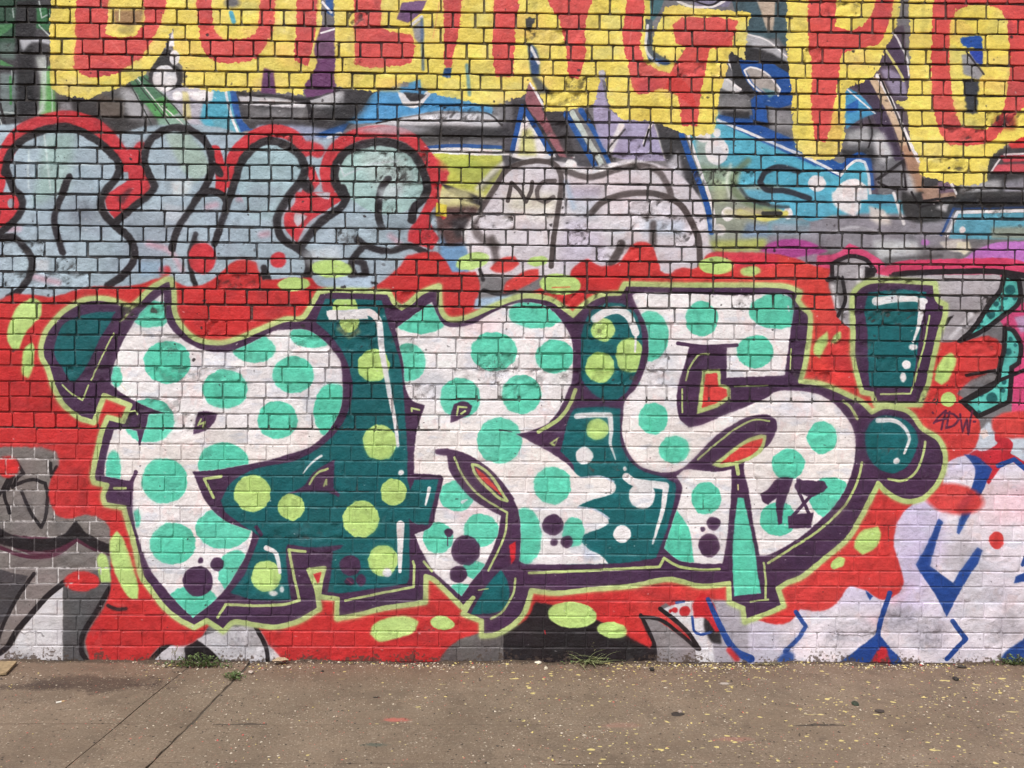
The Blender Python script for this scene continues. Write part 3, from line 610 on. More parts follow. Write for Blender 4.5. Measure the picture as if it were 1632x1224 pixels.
# foot of the wall, centre
P((142, 134, 138), '1024,986 1046,988 1076,1008 1108,1032 1112,1080 1046,1080 1043,1024'); P((222, 218, 224), '1056,970 1090,958 1128,958 1150,1080 1112,1080 1104,1020 1080,990', soft=1); P((170, 164, 176), '1128,954 1165,960 1190,985 1192,1080 1140,1080 1134,1000', soft=3)
S(BLK, '1021,982 1053,988 1081,1008 1111,1034', 6); S(BLK, '1021,980 1036,1010 1043,1028 1044,1050', 6); S(BLK, '1052,970 1078,990 1098,1010 1114,1034', 7)
P((48, 44, 48), '1124,970 1134,982 1146,1000 1150,1026 1134,1024 1122,1000', soft=3); P((206, 40, 48), '1104,962 1120,945 1136,960 1150,1004 1140,1006 1124,985 1106,984', soft=2); E((206, 40, 48), 1091, 974, 9); E((206, 40, 48), 1075, 972, 5); E((206, 40, 48), 1068, 973, 3)
S(BLU, '1103,983 1106,1005 1116,1011 1134,1007', 4); S(BLU, '1128,955 1143,988 1158,1018 1173,1038 1196,1050', 7, w1=13); S((196, 40, 50), '1122,965 1142,1005', 5, soft=3); S((196, 50, 56), '1162,1036 1174,1050', 9, soft=4); S(BLU, '1078,960 1090,958', 4)
S((200, 44, 52), '868,1005 869,1010', 2)
P((220, 214, 216), '430,1032 446,1046 452,1070 434,1070', soft=2)
# red licks over the mauve letter
for p in ('780,428 798,412 820,408 828,420 812,432 790,434', '815,444 841,430 858,428 858,444 836,456 815,466 800,470 805,452', '845,466 880,452 905,458 905,470 870,474'):
    P(RED2, p, soft=2.5)
for s in ('765,430 770,446', '770,462 800,470 820,464'):
    S((46, 42, 46), s, 6, soft=2)
P((160, 184, 212), '758,476 816,470 816,480 775,490 755,492', soft=3); P((170, 190, 212), '510,446 590,440 592,458 528,462', soft=2)
E(RED, 130, 926, 28, 16, soft=2.5); S((44, 36, 40), '172,965 186,971 200,970', 6, soft=2); S((230, 90, 90), '182,962 198,965', 4, soft=3, a=.6)

# ---- 6. lime blobs
for p in ('50,475 66,481 65,503 52,516 40,531 31,556 20,557 12,543 12,523 20,503 30,486', '50,545 55,553 52,586 45,603 35,598 34,581 38,556', '186,846 196,857 207,887 220,933 220,955 206,953 188,925 176,890 175,862', '160,881 170,887 177,928 160,928 154,890',
          '1319,527 1319,546 1306,571 1296,563 1299,546', '1340,528 1341,538 1331,547 1325,546 1329,534', '1516,561 1524,571 1521,586 1511,606 1501,614 1489,606 1494,583 1504,568', '1399,839 1404,852 1396,872 1374,884 1361,872 1364,857 1376,844', '667,990 658,1008 628,1018 603,1022 589,1010 595,995 620,984 648,982'):
    P(LIME, p, soft=1.6)
for x, y, rx, ry, ro in ((1511, 636, 12, 12, 0), (1335, 897, 13, 8, -30), (705, 993, 19, 11, 8), (912, 980, 39, 21, 4), (975, 1004, 24, 13, 8), (528, 428, 33, 14, 3), (468, 453, 26, 11, -4), (753, 416, 27, 13, -14), (857, 416, 16, 8, -8), (893, 453, 33, 17, 4), (1141, 423, 28, 14, 0), (1196, 432, 16, 8, -4)):
    E(LIME, x, y, rx, ry, ro, soft=1.6)
S((214, 120, 80), '880,458 908,457', 2, soft=1.5)

# ---- 7. the big piece: lime halo, purple body
SIL = ('207,490 185,481 160,476 130,480 100,498 77,523 67,546 67,568 77,588 85,614 100,642 125,664 149,672 165,629 207,645 196,672 172,666 163,688 148,755 150,768 171,773 165,790 168,803 198,808 205,835 215,870 226,918 240,938 260,965 282,984 309,999 330,988 356,1005 373,990 408,995 440,998 475,989 508,970 503,938 491,908 517,905 512,925 508,950 538,954 537,985 570,979 608,969 677,959 678,918 '
       '690,922 708,938 738,968 754,952 739,978 768,989 768,1012 790,1010 816,996 835,975 846,940 886,944 946,938 1006,933 1066,922 1116,933 1162,929 1163,959 1185,969 1187,990 1229,974 1248,965 1239,938 1254,928 1278,918 1314,889 1349,859 1374,819 1399,769 1414,784 1436,796 1454,798 1474,791 1494,769 1504,744 1504,719 1494,699 1469,683 1454,662 1436,652 1409,649 1389,657 1374,642 1349,629 1311,613 1275,608 '
       '1283,576 1289,536 1290,501 1279,491 1270,478 1274,466 1256,458 1224,455 1101,455 996,453 988,468 960,470 941,478 923,493 913,503 898,491 878,478 841,472 816,477 783,490 745,506 718,510 705,501 700,481 699,456 673,466 653,483 640,491 628,483 619,466 593,465 528,463 508,466 493,493 480,508 453,510 408,528 385,538 350,547 312,541 287,518 277,496 276,466 272,446 265,446 240,461 220,481')
EXC = '1384,450 1424,448 1489,452 1493,478 1506,486 1505,503 1496,531 1486,573 1478,612 1466,644 1396,643 1391,627 1374,624 1369,606 1361,568 1360,506 1361,468'
for p in (SIL, EXC):
    S(PLIME, p, 13, soft=5, closed=True, a=.55)
    S(PLIME, p, 10, soft=1.8, closed=True)
    P(PUR, p, soft=.8)
    S(PLIME, p, 6.5, soft=1.2, closed=True)
S(PLIME, '207,490 198,506 190,512', 5, w1=2); S(PLIME, '754,952 740,976', 6)

SILM = P(None, SIL, get=True)
# teal parts
T1 = P(TEAL, '184,497 150,498 120,506 100,518 89,543 87,566 100,588 110,606 118,608 125,601 140,578 160,538 175,513', get=True)
TA = P(TEAL, '518,476 608,478 620,521 628,546 638,581 643,632 649,722 649,762 654,782 660,764 699,764 682,836 660,834 652,826 652,918 648,930 543,945 522,943 527,918 530,879 543,874 547,868 495,872 458,867 455,874 458,918 463,956 408,956 367,945 388,918 400,890 414,855 360,817 352,797 370,767 408,747 470,734 508,714 533,692 550,667 560,637 562,612 555,581 543,556 525,533 503,513', get=True, wob=.6)
TB = P(TEAL, '916,651 956,648 988,651 988,687 991,712 1006,737 1028,752 1061,762 1076,770 1077,782 1068,824 1056,862 1045,889 991,897 900,899 900,840 915,747 893,719 898,699 903,677 911,657', get=True, wob=.6)
TO = P(TEAL, '976,482 996,486 1013,501 1022,526 1023,556 1018,581 1008,606 1003,619 988,634 971,638 951,632 936,617 927,603 926,556 928,526 938,501 956,486', get=True)
TX = P(TEAL, '1384,466 1436,461 1476,466 1471,496 1464,543 1459,581 1453,617 1386,616 1384,593 1383,531 1378,493', get=True)
TC = P(TEAL, '1396,666 1414,662 1436,666 1454,679 1463,697 1459,719 1446,742 1424,754 1404,749 1386,732 1379,707 1381,684', get=True)
P(TEAL, '798,908 806,920 812,944 806,966 790,976 750,979 760,960 778,930', get=False)
for m_ in (T1, TA, TB, TO, TX):
    P((18, 86, 92), '60,470 600,470 700,1000 60,1000', soft=30, clip=m_, smooth=False, a=.25)
# white letters
WP = P(WHT, '260,466 261,496 269,518 287,538 312,553 343,561 375,557 408,542 438,527 463,525 490,526 513,541 530,558 543,578 545,637 538,662 520,690 493,712 458,724 423,734 370,744 337,749 306,751 315,772 325,794 342,817 362,832 385,841 402,846 400,860 390,887 372,918 355,943 332,965 307,984 287,965 265,940 246,918 232,892 220,857 212,824 212,787 215,752 206,766 166,758 166,747 172,717 181,685 200,683 218,687 222,708 232,680 237,660 262,658 237,649 215,639 195,627 176,612 180,586 192,551 207,523 225,496 245,478', get=True, wob=.7)
WR = P(WHT, '630,523 640,516 688,481 694,496 705,516 723,521 753,516 788,496 816,485 841,482 866,486 886,501 901,521 911,543 913,581 910,612 906,619 893,649 873,674 843,687 821,691 846,704 878,722 903,739 926,760 956,759 978,767 982,777 976,787 941,797 921,806 948,812 968,822 970,834 956,842 931,852 926,864 941,877 956,884 970,898 916,899 841,899 828,894 830,862 828,824 821,802 795,762 770,739 740,722 715,716 695,719 712,724 718,749 733,774 758,799 783,814 798,822 790,862 770,904 758,918 735,950 713,930 690,909 670,874 660,851 686,840 695,812 707,762 703,757 660,754 660,719 665,682 677,646 658,639 648,624 644,600 643,581 634,541', get=True, wob=.7)
WS = P(WHT, '1007,470 1016,466 1066,466 1166,470 1249,468 1261,476 1265,488 1261,518 1256,556 1250,598 1158,602 1158,554 1098,552 1091,581 1081,612 1078,642 1083,667 1098,681 1116,678 1153,662 1191,647 1224,632 1236,624 1261,622 1299,627 1324,639 1344,659 1359,682 1363,712 1360,742 1349,774 1331,804 1306,829 1274,857 1249,872 1224,884 1211,886 1201,837 1193,782 1186,752 1188,734 1206,722 1224,710 1236,690 1239,682 1236,669 1222,660 1191,664 1166,677 1141,694 1116,719 1096,739 1081,749 1061,753 1036,749 1013,737 998,714 991,687 993,662 996,639 1013,619 1018,612 1026,593 1033,568 1033,536 1028,513 1016,491', get=True, wob=.7)
W2 = P(WHT, '1078,759 1093,748 1141,752 1165,748 1165,787 1158,862 1151,898 1116,898 1081,892 1058,874 1076,819 1087,777', get=True, wob=.7)
for mk in (WP, WR, WS, W2):
    P((240, 226, 216), '0,700 1632,640 1632,760 0,800', soft=30, clip=mk, smooth=False, a=.35)
P((232, 196, 204), '730,510 800,505 790,540 745,530', soft=12, clip=WR, a=.5); P((230, 200, 208), '690,800 720,780 790,820 760,850', soft=14, clip=WR, a=.6); P((200, 200, 210), '640,600 700,590 720,620 690,640', soft=12, clip=WR, a=.7); P((204, 204, 214), '430,600 540,590 540,630 440,640', soft=16, clip=WP, a=.5); P((176, 190, 214), '926,864 960,890 930,896', soft=6, clip=WR, a=.6)
P((206, 206, 214), '1020,560 1080,550 1080,600 1030,610', soft=16, clip=WS, a=.5); P((214, 210, 222), '1240,640 1300,630 1300,670 1240,670', soft=16, clip=WS, a=.5)
S((190, 200, 222), '925,761 956,759 978,767', 2.5, soft=2); S((190, 200, 222), '921,808 948,812 970,826', 2.5, soft=2)
# mint spots
for x, y, rx, ry in ((266, 577, 37, 34), (358, 620, 36, 31), (237, 670, 40, 35), (442, 669, 32, 30), (356, 738, 40, 33), (262, 766, 36, 36), (275, 866, 36, 33), (356, 842, 44, 32), (467, 597, 33, 30), (498, 534, 36, 20), (404, 556, 34, 22), (530, 655, 30, 44), (180, 752, 12, 34), (218, 826, 5, 14), (375, 912, 27, 36), (306, 960, 40, 26), (185, 600, 10, 16), (240, 500, 34, 22)):
    E(MINT, x, y, rx, ry, clip=WP, wob=1.6)
for x, y, rx, ry in ((670, 508, 42, 24), (651, 577, 27, 30), (787, 560, 37, 31), (855, 500, 45, 23), (884, 568, 31, 27), (733, 634, 32, 32), (831, 628, 32, 31), (796, 702, 36, 37), (880, 773, 30, 30), (914, 848, 18, 24), (836, 855, 27, 46), (728, 790, 28, 25), (766, 845, 28, 26), (698, 857, 24, 25), (757, 908, 20, 14), (735, 944, 26, 14), (908, 500, 6, 20)):
    E(MINT, x, y, rx, ry, clip=WR, wob=1.6)
for x, y, rx, ry in ((1036, 535, 30, 40), (1118, 508, 26, 28), (1203, 560, 30, 26), (1236, 496, 42, 28), (1041, 667, 24, 25), (1074, 716, 24, 22), (1310, 697, 24, 26), (1256, 740, 27, 25), (1324, 793, 34, 33), (1240, 827, 29, 27), (1016, 610, 4, 4)):
    E(MINT, x, y, rx, ry, clip=WS, wob=1.6)
E(MINT, 1125, 794, 24, 26, clip=W2, wob=1.6); P(MINT, '1056,874 1078,812 1098,844 1106,896 1081,896', clip=W2)
P(MINT, '1175,793 1185,793 1203,877 1208,918 1213,945 1170,950 1168,918 1168,862', wob=.6)
# purple pips
for x, y, rx, ry in ((315, 926, 24, 24), (346, 899, 11, 11), (319, 893, 4, 5), (742, 877, 23, 24), (715, 849, 7, 7), (730, 915, 14, 14), (881, 836, 17, 17), (883, 864, 6, 6), (903, 863, 10, 10), (1137, 834, 11, 11), (1120, 843, 4, 4), (1130, 869, 17, 19), (558, 901, 17, 16), (557, 926, 8, 7), (575, 924, 8, 10)):
    E(PUR, x, y, rx, ry)
S(PUR, '713,855 713,870', 1.5); S((120, 60, 90), '552,922 562,930', 2)
# purple counters and wedges
for p in ('315,656 332,655 346,660 342,672 327,686 307,692 310,674', '723,644 740,639 752,646 748,659 733,668 717,674 719,657', '533,732 532,777 542,787 540,792 518,784 478,784 455,788 483,774 500,752'):
    P(PUR, p, wob=.6)
P(PUR, '693,716 712,715 740,722 770,739 795,762 820,795 800,806 783,802 758,799 733,774 716,749 712,726 698,724', wob=.5)
S(PUR, '697,720 712,718', 8); S(PUR, '216,752 208,772', 7, w1=4); S(PUR, '226,684 222,708', 8, w1=3); S(PUR, '1080,547 1120,552 1174,550', 6); S((40, 30, 44), '796,685 816,688', 3, w1=1); S(PUR, '408,840 416,852', 6)
# lime accents in the purple
for s, w in (('181,531 172,548 160,573 144,606', 2.4), ('99,613 112,626 131,638 141,614', 2.6), ('206,656 214,654 218,660', 2.5), ('182,778 200,778', 4), ('352,759 325,763 340,793', 4.5), ('493,771 505,754 522,747', 3.5), ('516,774 520,764 520,772', 3),
             ('468,918 477,957 453,963 408,965 360,963 347,983', 4.5), ('468,918 460,876 486,879', 4.5), ('550,957 608,945 659,935 660,900 658,895', 4), ('724,729 738,759 758,784 783,802 808,817 805,849 793,879 778,909', 3.5), ('728,661 730,648 743,649', 3), ('735,659 741,655', 3.5), ('656,655 656,650 668,653', 3),
             ('917,621 908,644 891,667 858,688', 6), ('1093,606 1098,588 1113,566 1130,564', 3), ('1087,620 1087,657', 2.5), ('1112,732 1141,707 1171,684 1201,669 1226,671', 3), ('1171,616 1224,614', 2), ('1261,556 1259,588', 2), ('1374,737 1366,767 1349,802 1329,824 1299,849 1261,874 1224,897', 4), ('1344,639 1356,649 1366,667', 4.5),
             ('843,913 941,909 1051,903 1058,889 1081,902 1116,908 1146,907', 4.5), ('1474,704 1471,724 1459,752 1439,766 1416,763', 4), ('1481,503 1474,543 1464,581 1456,614 1451,627 1404,628', 3), ('1217,897 1220,925 1220,955', 3.5), ('1196,959 1224,955', 3), ('675,895 688,910', 4), ('821,922 818,945 800,975 782,986', 3.5), ('318,676 326,672 322,682', 3), ('315,678 320,668', 2.5), ('778,938 762,940', 2)):
    S(PLIME, s, w, soft=.9)
P(PLIME, '875,706 891,695 883,712'); P(PUR, '880,706 887,701 884,708', wob=.2)
# red slivers with lime edge
P(RED2, '757,744 778,762 803,792 780,774 765,759'); S(PLIME, '752,740 762,742 782,758 808,798 796,794 776,776 758,756', 4.5, closed=True); P(RED2, '758,746 778,763 802,792 781,774 765,760', wob=.3)
P(PLIME, '1110,660 1114,630 1118,600 1119,589 1148,588 1149,612 1163,616 1165,634 1144,648'); P(RED2, '1118,650 1122,620 1124,596 1143,594 1145,616 1158,620 1159,631 1141,642')
P(PLIME, '1222,694 1214,692 1190,700 1166,716 1134,741 1150,745 1172,741 1198,731 1216,716'); P(RED2, '1216,698 1191,706 1171,719 1147,739 1171,735 1196,726 1211,712'); S(PLIME, '1173,737 1176,755', 6); P((210, 40, 50), '812,868 822,862 820,890 814,900'); S((206, 204, 140), '1176,772 1176,780', 2)
P((206, 48, 56), '499,914 508,908 512,912 506,930', soft=1)
P(PLIME, '494,908 518,905 516,914 498,914'); P((204, 46, 54), '502,914 512,911 508,930', wob=.2)
# lime spots on the teal
for x, y, r in ((595, 582, 25), (605, 705, 27), (627, 784, 21), (575, 827, 29), (464, 808, 21), (402, 786, 29), (610, 893, 24), (424, 918, 24), (550, 490, 20), (556, 513, 16)):
    E(LIME, x, y, r, r * 1.02, clip=TA, wob=1.6)
S((170, 150, 100), '540,524 556,536 570,528', 8, soft=5, clip=TA, a=.5); P(TEAL, '520,500 524,512 540,520 560,535 588,520 600,512 606,540 560,560 515,520', soft=2, a=.0)
for x, y, rx, ry in ((961, 525, 19, 19), (956, 585, 23, 25), (1003, 566, 22, 28)):
    E(LIME, x, y, rx, ry, clip=TO, wob=1.6)
E(LIME, 952, 684, 18, 17, clip=TB)
# white highlights
HW = (236, 232, 234)
S(HW, '527,500 560,501 586,497 600,506 605,520 608,556 618,612 621,630 628,664 634,710', 13, w1=5, soft=1.4, clip=TA); P(HW, '520,495 586,492 586,508 524,510', soft=1.5)
for s, w, w1 in (('483,754 496,738 512,726', 2, 4), ('684,778 678,804', 6, 3), ('638,836 637,911', 13, 5), ('424,873 438,880 443,892 446,912', 8, 5), ('948,508 966,497 986,494 1003,506 1013,530', 13, 12), ('1013,530 1012,560', 4, 3), ('919,663 941,661 971,661', 9, 8), ('972,662 974,690 972,705 981,732', 9, 2), ('998,760 1010,768 1060,774', 13, 12), ('1061,774 1056,812 1040,866', 10, 3), ('1396,480 1430,476 1456,476', 14, 9), ('1456,476 1474,480', 9, 8), ('1470,480 1465,515 1455,545', 11, 3), ('1399,670 1424,670 1442,682 1449,700 1441,722', 8, 4), ('1256,488 1257,496', 3, 2), ('736,800 744,796', 5, 2)):
    S(HW, s, w, w1, soft=1.4)
for x, y, rx, ry in ((639, 753, 4.5, 4.5), (435, 945, 7, 4), (449, 939, 3.5, 5), (617, 912, 7, 7), (931, 726, 14, 14), (996, 747, 3.2, 3.2), (1023, 790, 21, 21), (991, 851, 14, 14), (1444, 581, 7, 7), (1439, 601, 5, 8), (1429, 734, 5, 5), (1455, 553, 7, 5)):
    E(HW, x, y, rx, ry, soft=2)
# number 18 and the small tag
P(PUR, '1211,787 1224,779 1240,762 1265,761 1258,780 1249,807 1246,834 1240,837 1236,802 1238,792 1224,804 1216,800', wob=.8); P(PUR, '1270,761 1282,765 1312,766 1318,775 1310,785 1290,794 1276,786 1265,777', wob=1.6, rag=True); P(PUR, '1256,822 1276,818 1297,817 1292,841 1256,842', wob=1, smooth=False); S(PUR, '1272,782 1290,820', 5.5); S(PUR, '1292,790 1262,824', 5.5)
TAGC = (96, 34, 62)
for s in ('1488,674 1498,662 1507,654 1504,668 1500,684', '1491,672 1508,667', '1513,656 1508,682 1520,678 1528,668 1520,660 1508,658', '1530,660 1534,688 1541,668 1543,692 1549,655', '1486,657 1487,658', '1552,672 1554,672'):
    S(TAGC, s, 3.6, soft=1)
# lacunae: flick lines crossing out of the purple
S((206, 196, 150), '200,622 190,610', 1.5, a=.5)
print('paint laid')
# ------------------------------------------------------------------ wear on the paint, and light painted along the ledges
DAMAGE = [(630, 265, 26), (640, 288, 22), (548, 381, 20), (623, 333, 14), (750, 342, 26), (703, 356, 16), (558, 516, 18), (790, 588, 26), (1031, 341, 18), (921, 366, 18), (1081, 381, 14), (966, 411, 12), (1091, 346, 13), (898, 486, 10),
          (953, 526, 14), (1183, 488, 13), (65, 401, 11), (115, 426, 9), (100, 448, 11), (35, 443, 13), (272, 558, 11), (287, 603, 11), (578, 32, 10), (490, 287, 8), (438, 237, 11), (848, 60, 9), (913, 140, 14), (918, 158, 12), (1083, 118, 11), (846, 217, 12),
          (881, 212, 11), (1011, 265, 16), (1033, 245, 9), (1141, 275, 14), (1186, 272, 11), (1364, 8, 9), (1291, 78, 7), (1544, 225, 10), (1469, 250, 8), (1526, 252, 7), (1604, 195, 14), (1594, 341, 17), (1539, 308, 14), (1419, 463, 13), (1394, 501, 16), (640, 486, 12),
          (680, 372, 16), (1005, 600, 12), (900, 600, 12), (475, 548, 10), (665, 630, 16), (1300, 600, 10), (1040, 590, 12), (380, 455, 9), (745, 190, 10), (700, 185, 12), (1030, 250, 8), (1590, 480, 9), (1400, 570, 9), (1560, 600, 12), (1480, 630, 10), (240, 640, 8), (200, 672, 12), (590, 545, 12), (820, 590, 11), (1110, 575, 10)]
LOWDAMAGE = [(1430, 985, 26), (1495, 1000, 22), (1330, 1020, 20), (1480, 1020, 24), (1380, 1005, 18), (380, 1020, 24), (430, 1035, 12), (30, 1050, 20), (1590, 1010, 12), (480, 855, 16), (520, 880, 14)]
FINE = noise(3.0, octaves=2)
MED = noise(14, octaves=3)
BIG = noise(170, octaves=3)
lum = CAN.mean(2)
# overspray: colour drifts a little across every edge, more in some places
HZ = np.clip(.10 + .55 * noise(90, octaves=2), 0, .42)
BLR = np.stack([blur(CAN[..., i].copy(), 7) for i in range(3)], 2)
CAN += (BLR - CAN) * HZ[..., None]
# thin coverage: streaks of the coat below show through the pale paint
ST = noise(26, octaves=4, sx=2.2); ST2 = noise(40, octaves=4, sx=.7)
pale = np.clip((lum - .72) * 5, 0, 1)
CAN += (np.array((196, 202, 218), np.float32) / 255 - CAN) * (pale * np.clip(ST * 1.5 - .25, 0, .42))[..., None]
CAN += (np.array((238, 208, 206), np.float32) / 255 - CAN) * (pale * np.clip(ST2 * 1.5 - .35, 0, .38))[..., None]
CAN *= (1 - .16 * np.clip(ST2 * 1.6 - .3, 0, 1) * (1 - pale) + .10 * np.clip(-ST * 1.6 - .3, 0, 1) * (1 - pale))[..., None]
# uneven coverage: patchy pigment, roller streaks, faint overspray
CAN *= (1 + .055 * MED + .05 * BIG + .035 * FINE)[..., None]
VST = noise(6, octaves=2, sx=.5)
gray = CAN.mean(2, keepdims=True)
CAN += (gray - CAN) * np.clip(.10 * BIG + .05, 0, .2)[..., None]
for i in range(3):
    CAN[..., i] += (.010, -.004, .006)[i] * noise(60, octaves=2)
# each brick takes the paint a little differently
for (a, b, z0, z1, hd, c) in BRICKS:
    xa, xb = int((a - MX0) * PPM), int((b - MX0) * PPM); ya, yb = int((MZ1 - z1) * PPM), int((MZ1 - z0) * PPM)
    if xb <= 0 or xa >= CW or yb <= 0 or ya >= CH:
        continue
    CAN[max(0, ya):yb, max(0, xa):xb] *= 1 + RNG.uniform(-.045, .035)
# joint masks
JOINT = np.zeros((CH, CW), np.float32)
LEDGELIT = np.zeros((CH, CW), np.float32)  # thin strip at each bed joint, for the painted ledge light
for (a, b, z0, z1, hd, c) in BRICKS:
    xa, xb = int((a - MX0) * PPM), int((b - MX0) * PPM); ya, yb = int((MZ1 - z1) * PPM), int((MZ1 - z0) * PPM)
    if xa <= 4 or xa >= CW - 4 or yb <= 4 or ya >= CH - 4:
        continue
    JOINT[max(0, yb - 3):yb + 2, max(0, xa):xb] = 1
    JOINT[max(0, ya):yb, max(0, xa - 2):xa + 3] = 1
    LEDGELIT[yb + 1:yb + 3, max(0, xa):xb] = 1
zrow = (MZ1 - rows / PPM)[:, None]
xcol = (MX0 + cols / PPM)[None]
bound = np.where(xcol < -.27, 1.211, 1.374)
LOW = (zrow < bound).astype(np.float32)
wj = JOINT * np.clip(GREYZONE - REDM - SILM, 0, 1) * np.clip(.75 + 1.1 * noise(10, octaves=3), 0, 1)
CAN += (np.array((226, 221, 221), np.float32) / 255 - CAN) * (wj * .95 * np.clip(lum * 4 - .8, .25, 1))[..., None]
lit_j = blur(LEDGELIT, 1) * LOW * np.clip(.45 + .9 * noise(22, octaves=3, sx=2.5), 0, 1)
CAN += (np.array((214, 208, 212), np.float32) / 255 - CAN) * (lit_j * .62 * np.clip(1.25 - lum * 1.1, 0, 1))[..., None]  # brick ledges catching light, put into the colour of darker paints
# knocked-off paint on the damaged bricks; soft grey smudges on the low ones
ROUGHN = noise(7, octaves=3)
for k, (px, py, r) in enumerate(DAMAGE + LOWDAMAGE):
    cx, cy_ = cv(px, py); R_ = r * K * 1.5
    x0, x1, y0, y1 = int(max(0, cx - R_)), int(min(CW, cx + R_)), int(max(0, cy_ - R_)), int(min(CH, cy_ + R_))
    if x1 <= x0 or y1 <= y0:
        continue
    d = np.hypot((cols[x0:x1][None] - cx) * .85, rows[y0:y1][:, None] - cy_) / (r * K)
    nn = ROUGHN[y0:y1, x0:x1]
    mm = np.clip((nn * 1.6 - d * 1.0 + .22) * 3, 0, 1)
    if k < len(DAMAGE):
        lay((66, 58, 58), (mm * np.clip(1.2 - d, 0, 1)).astype(np.float32), y0, x0, a=.38)
    else:
        ms = np.clip((1.25 - d) * (.45 + .9 * MED[y0:y1, x0:x1]), 0, 1)
        lay((112, 106, 116), ms.astype(np.float32), y0, x0, a=.4)  # soft dark grey smudge around the rough patch
    m2 = np.clip((-nn * 1.5 - d + .25) * 5, 0, 1)
    C = CAN[y0:y1, x0:x1]
    C *= (1 - .10 * m2)[..., None]
for p in ('1330,1010 1360,1013 1396,1010', '26,1008 66,1008 68,1014'):
    S((70, 64, 68), p, 1.2, soft=1.4, a=.6, wob=3)
# small pock marks and nicks all over
for _ in range(480):
    px, py = RNG.uniform(0, 1632), RNG.uniform(0, 1050)
    rr = RNG.choice((.8, 1, 1, 1.4, 2.2)) if py < 650 else RNG.choice((.6, .8, 1))
    E((46, 40, 42), px, py, rr * RNG.uniform(.7, 1.4), rr, soft=1.2, a=RNG.uniform(.3, .9), wob=2)
for _ in range(500):
    px, py = RNG.uniform(0, 1632), RNG.uniform(120, 1045)
    E((226, 220, 222), px, py, RNG.uniform(.6, 1.6), RNG.uniform(.5, 1), soft=1.2, a=RNG.uniform(.2, .7), wob=2)
# splash dirt and flaking at the foot
foot = np.clip(1 - zrow / .115, 0, 1)
speck = np.clip((noise(6, octaves=3) + .7 * noise(70, octaves=2) + foot * 1.35 - 1.15) * 3, 0, 1) * (zrow < .14)
CAN += (np.array((84, 70, 62), np.float32) / 255 - CAN) * (speck * .75)[..., None]
np.clip(CAN, .02, .97, out=CAN)
# how far the paint reaches into the joints: 0 bare dark mortar, 1 painted flush
JP = np.where(zrow < bound, .96, np.where((zrow < 1.80) & (zrow > bound + .035), .66, .13)).astype(np.float32)
JP = np.clip(JP + (.10 * MED + .14 * noise(50, octaves=2)) * (1 - LOW), 0, 1)
JP = np.maximum(JP, np.clip(noise(34, octaves=3, sx=1.8) * 1.7 - .55, 0, .7))
LN = noise(120, octaves=3)
JP = np.where((zrow < bound) & (LN + .6 * MED > .62), JP * .45, JP)

rgba = np.empty((CH, CW, 4), np.float32)
rgba[..., :3] = CAN
rgba[..., 3] = JP
IMG = bpy.data.images.new('mural_paint', CW, CH, alpha=True)
IMG.colorspace_settings.name = 'sRGB'
IMG.alpha_mode = 'CHANNEL_PACKED'
IMG.pixels.foreach_set(np.ascontiguousarray(rgba[::-1]).ravel())
IMG.update()
IMG.pack()
del rgba


# ------------------------------------------------------------------ materials
def mat(name):
    mt = bpy.data.materials.new(name)
    mt.use_nodes = True
    nt = mt.node_tree
    nt.nodes.clear()
    out = nt.nodes.new('ShaderNodeOutputMaterial')
    b = nt.nodes.new('ShaderNodeBsdfPrincipled')
    nt.links.new(b.outputs[0], out.inputs[0])
    return mt, nt, b


class N:
    """terse node wiring"""
    def __init__(s, nt): s.nt = nt
    def new(s, t, **kw):
        n = s.nt.nodes.new(t)
        for k, v in kw.items(): setattr(n, k, v)
        return n
    def put(s, sock, v):
        if isinstance(v, bpy.types.NodeSocket): s.nt.links.new(v, sock)
        elif v is not None: sock.default_value = v
    def math(s, op, a, b=None, c=None, clamp=False):
        n = s.new('ShaderNodeMath', operation=op, use_clamp=clamp)
        for i, v in enumerate((a, b, c)): s.put(n.inputs[i], v)
        return n.outputs[0]
    def mix(s, f, a, b, blend='MIX'):
        n = s.new('ShaderNodeMix', data_type='RGBA', blend_type=blend)
        s.put(n.inputs[0], f)
        s.put(n.inputs[6], a if isinstance(a, bpy.types.NodeSocket) else (*a, 1)); s.put(n.inputs[7], b if isinstance(b, bpy.types.NodeSocket) else (*b, 1))
        return n.outputs[2]
    def noise(s, vec, scale, detail=3, rough=.55, dist=0):
        n = s.new('ShaderNodeTexNoise')
        s.put(n.inputs['Vector'], vec); n.inputs['Scale'].default_value = scale; n.inputs['Detail'].default_value = detail
        n.inputs['Roughness'].default_value = rough; n.inputs['Distortion'].default_value = dist
        return n.outputs['Fac'], n.outputs['Color']
    def ramp(s, f, lo, hi, a=0.0, b=1.0):
        n = s.new('ShaderNodeMapRange', interpolation_type='SMOOTHSTEP')
        s.put(n.inputs[0], f); n.inputs[1].default_value = lo; n.inputs[2].default_value = hi; n.inputs[3].default_value = a; n.inputs[4].default_value = b
        return n.outputs[0]
    def bump(s, h, strength, dist, normal=None):
        n = s.new('ShaderNodeBump')
        s.put(n.inputs['Height'], h); n.inputs['Strength'].default_value = strength; n.inputs['Distance'].default_value = dist
        if normal is not None: s.put(n.inputs['Normal'], normal)
        return n.outputs[0]


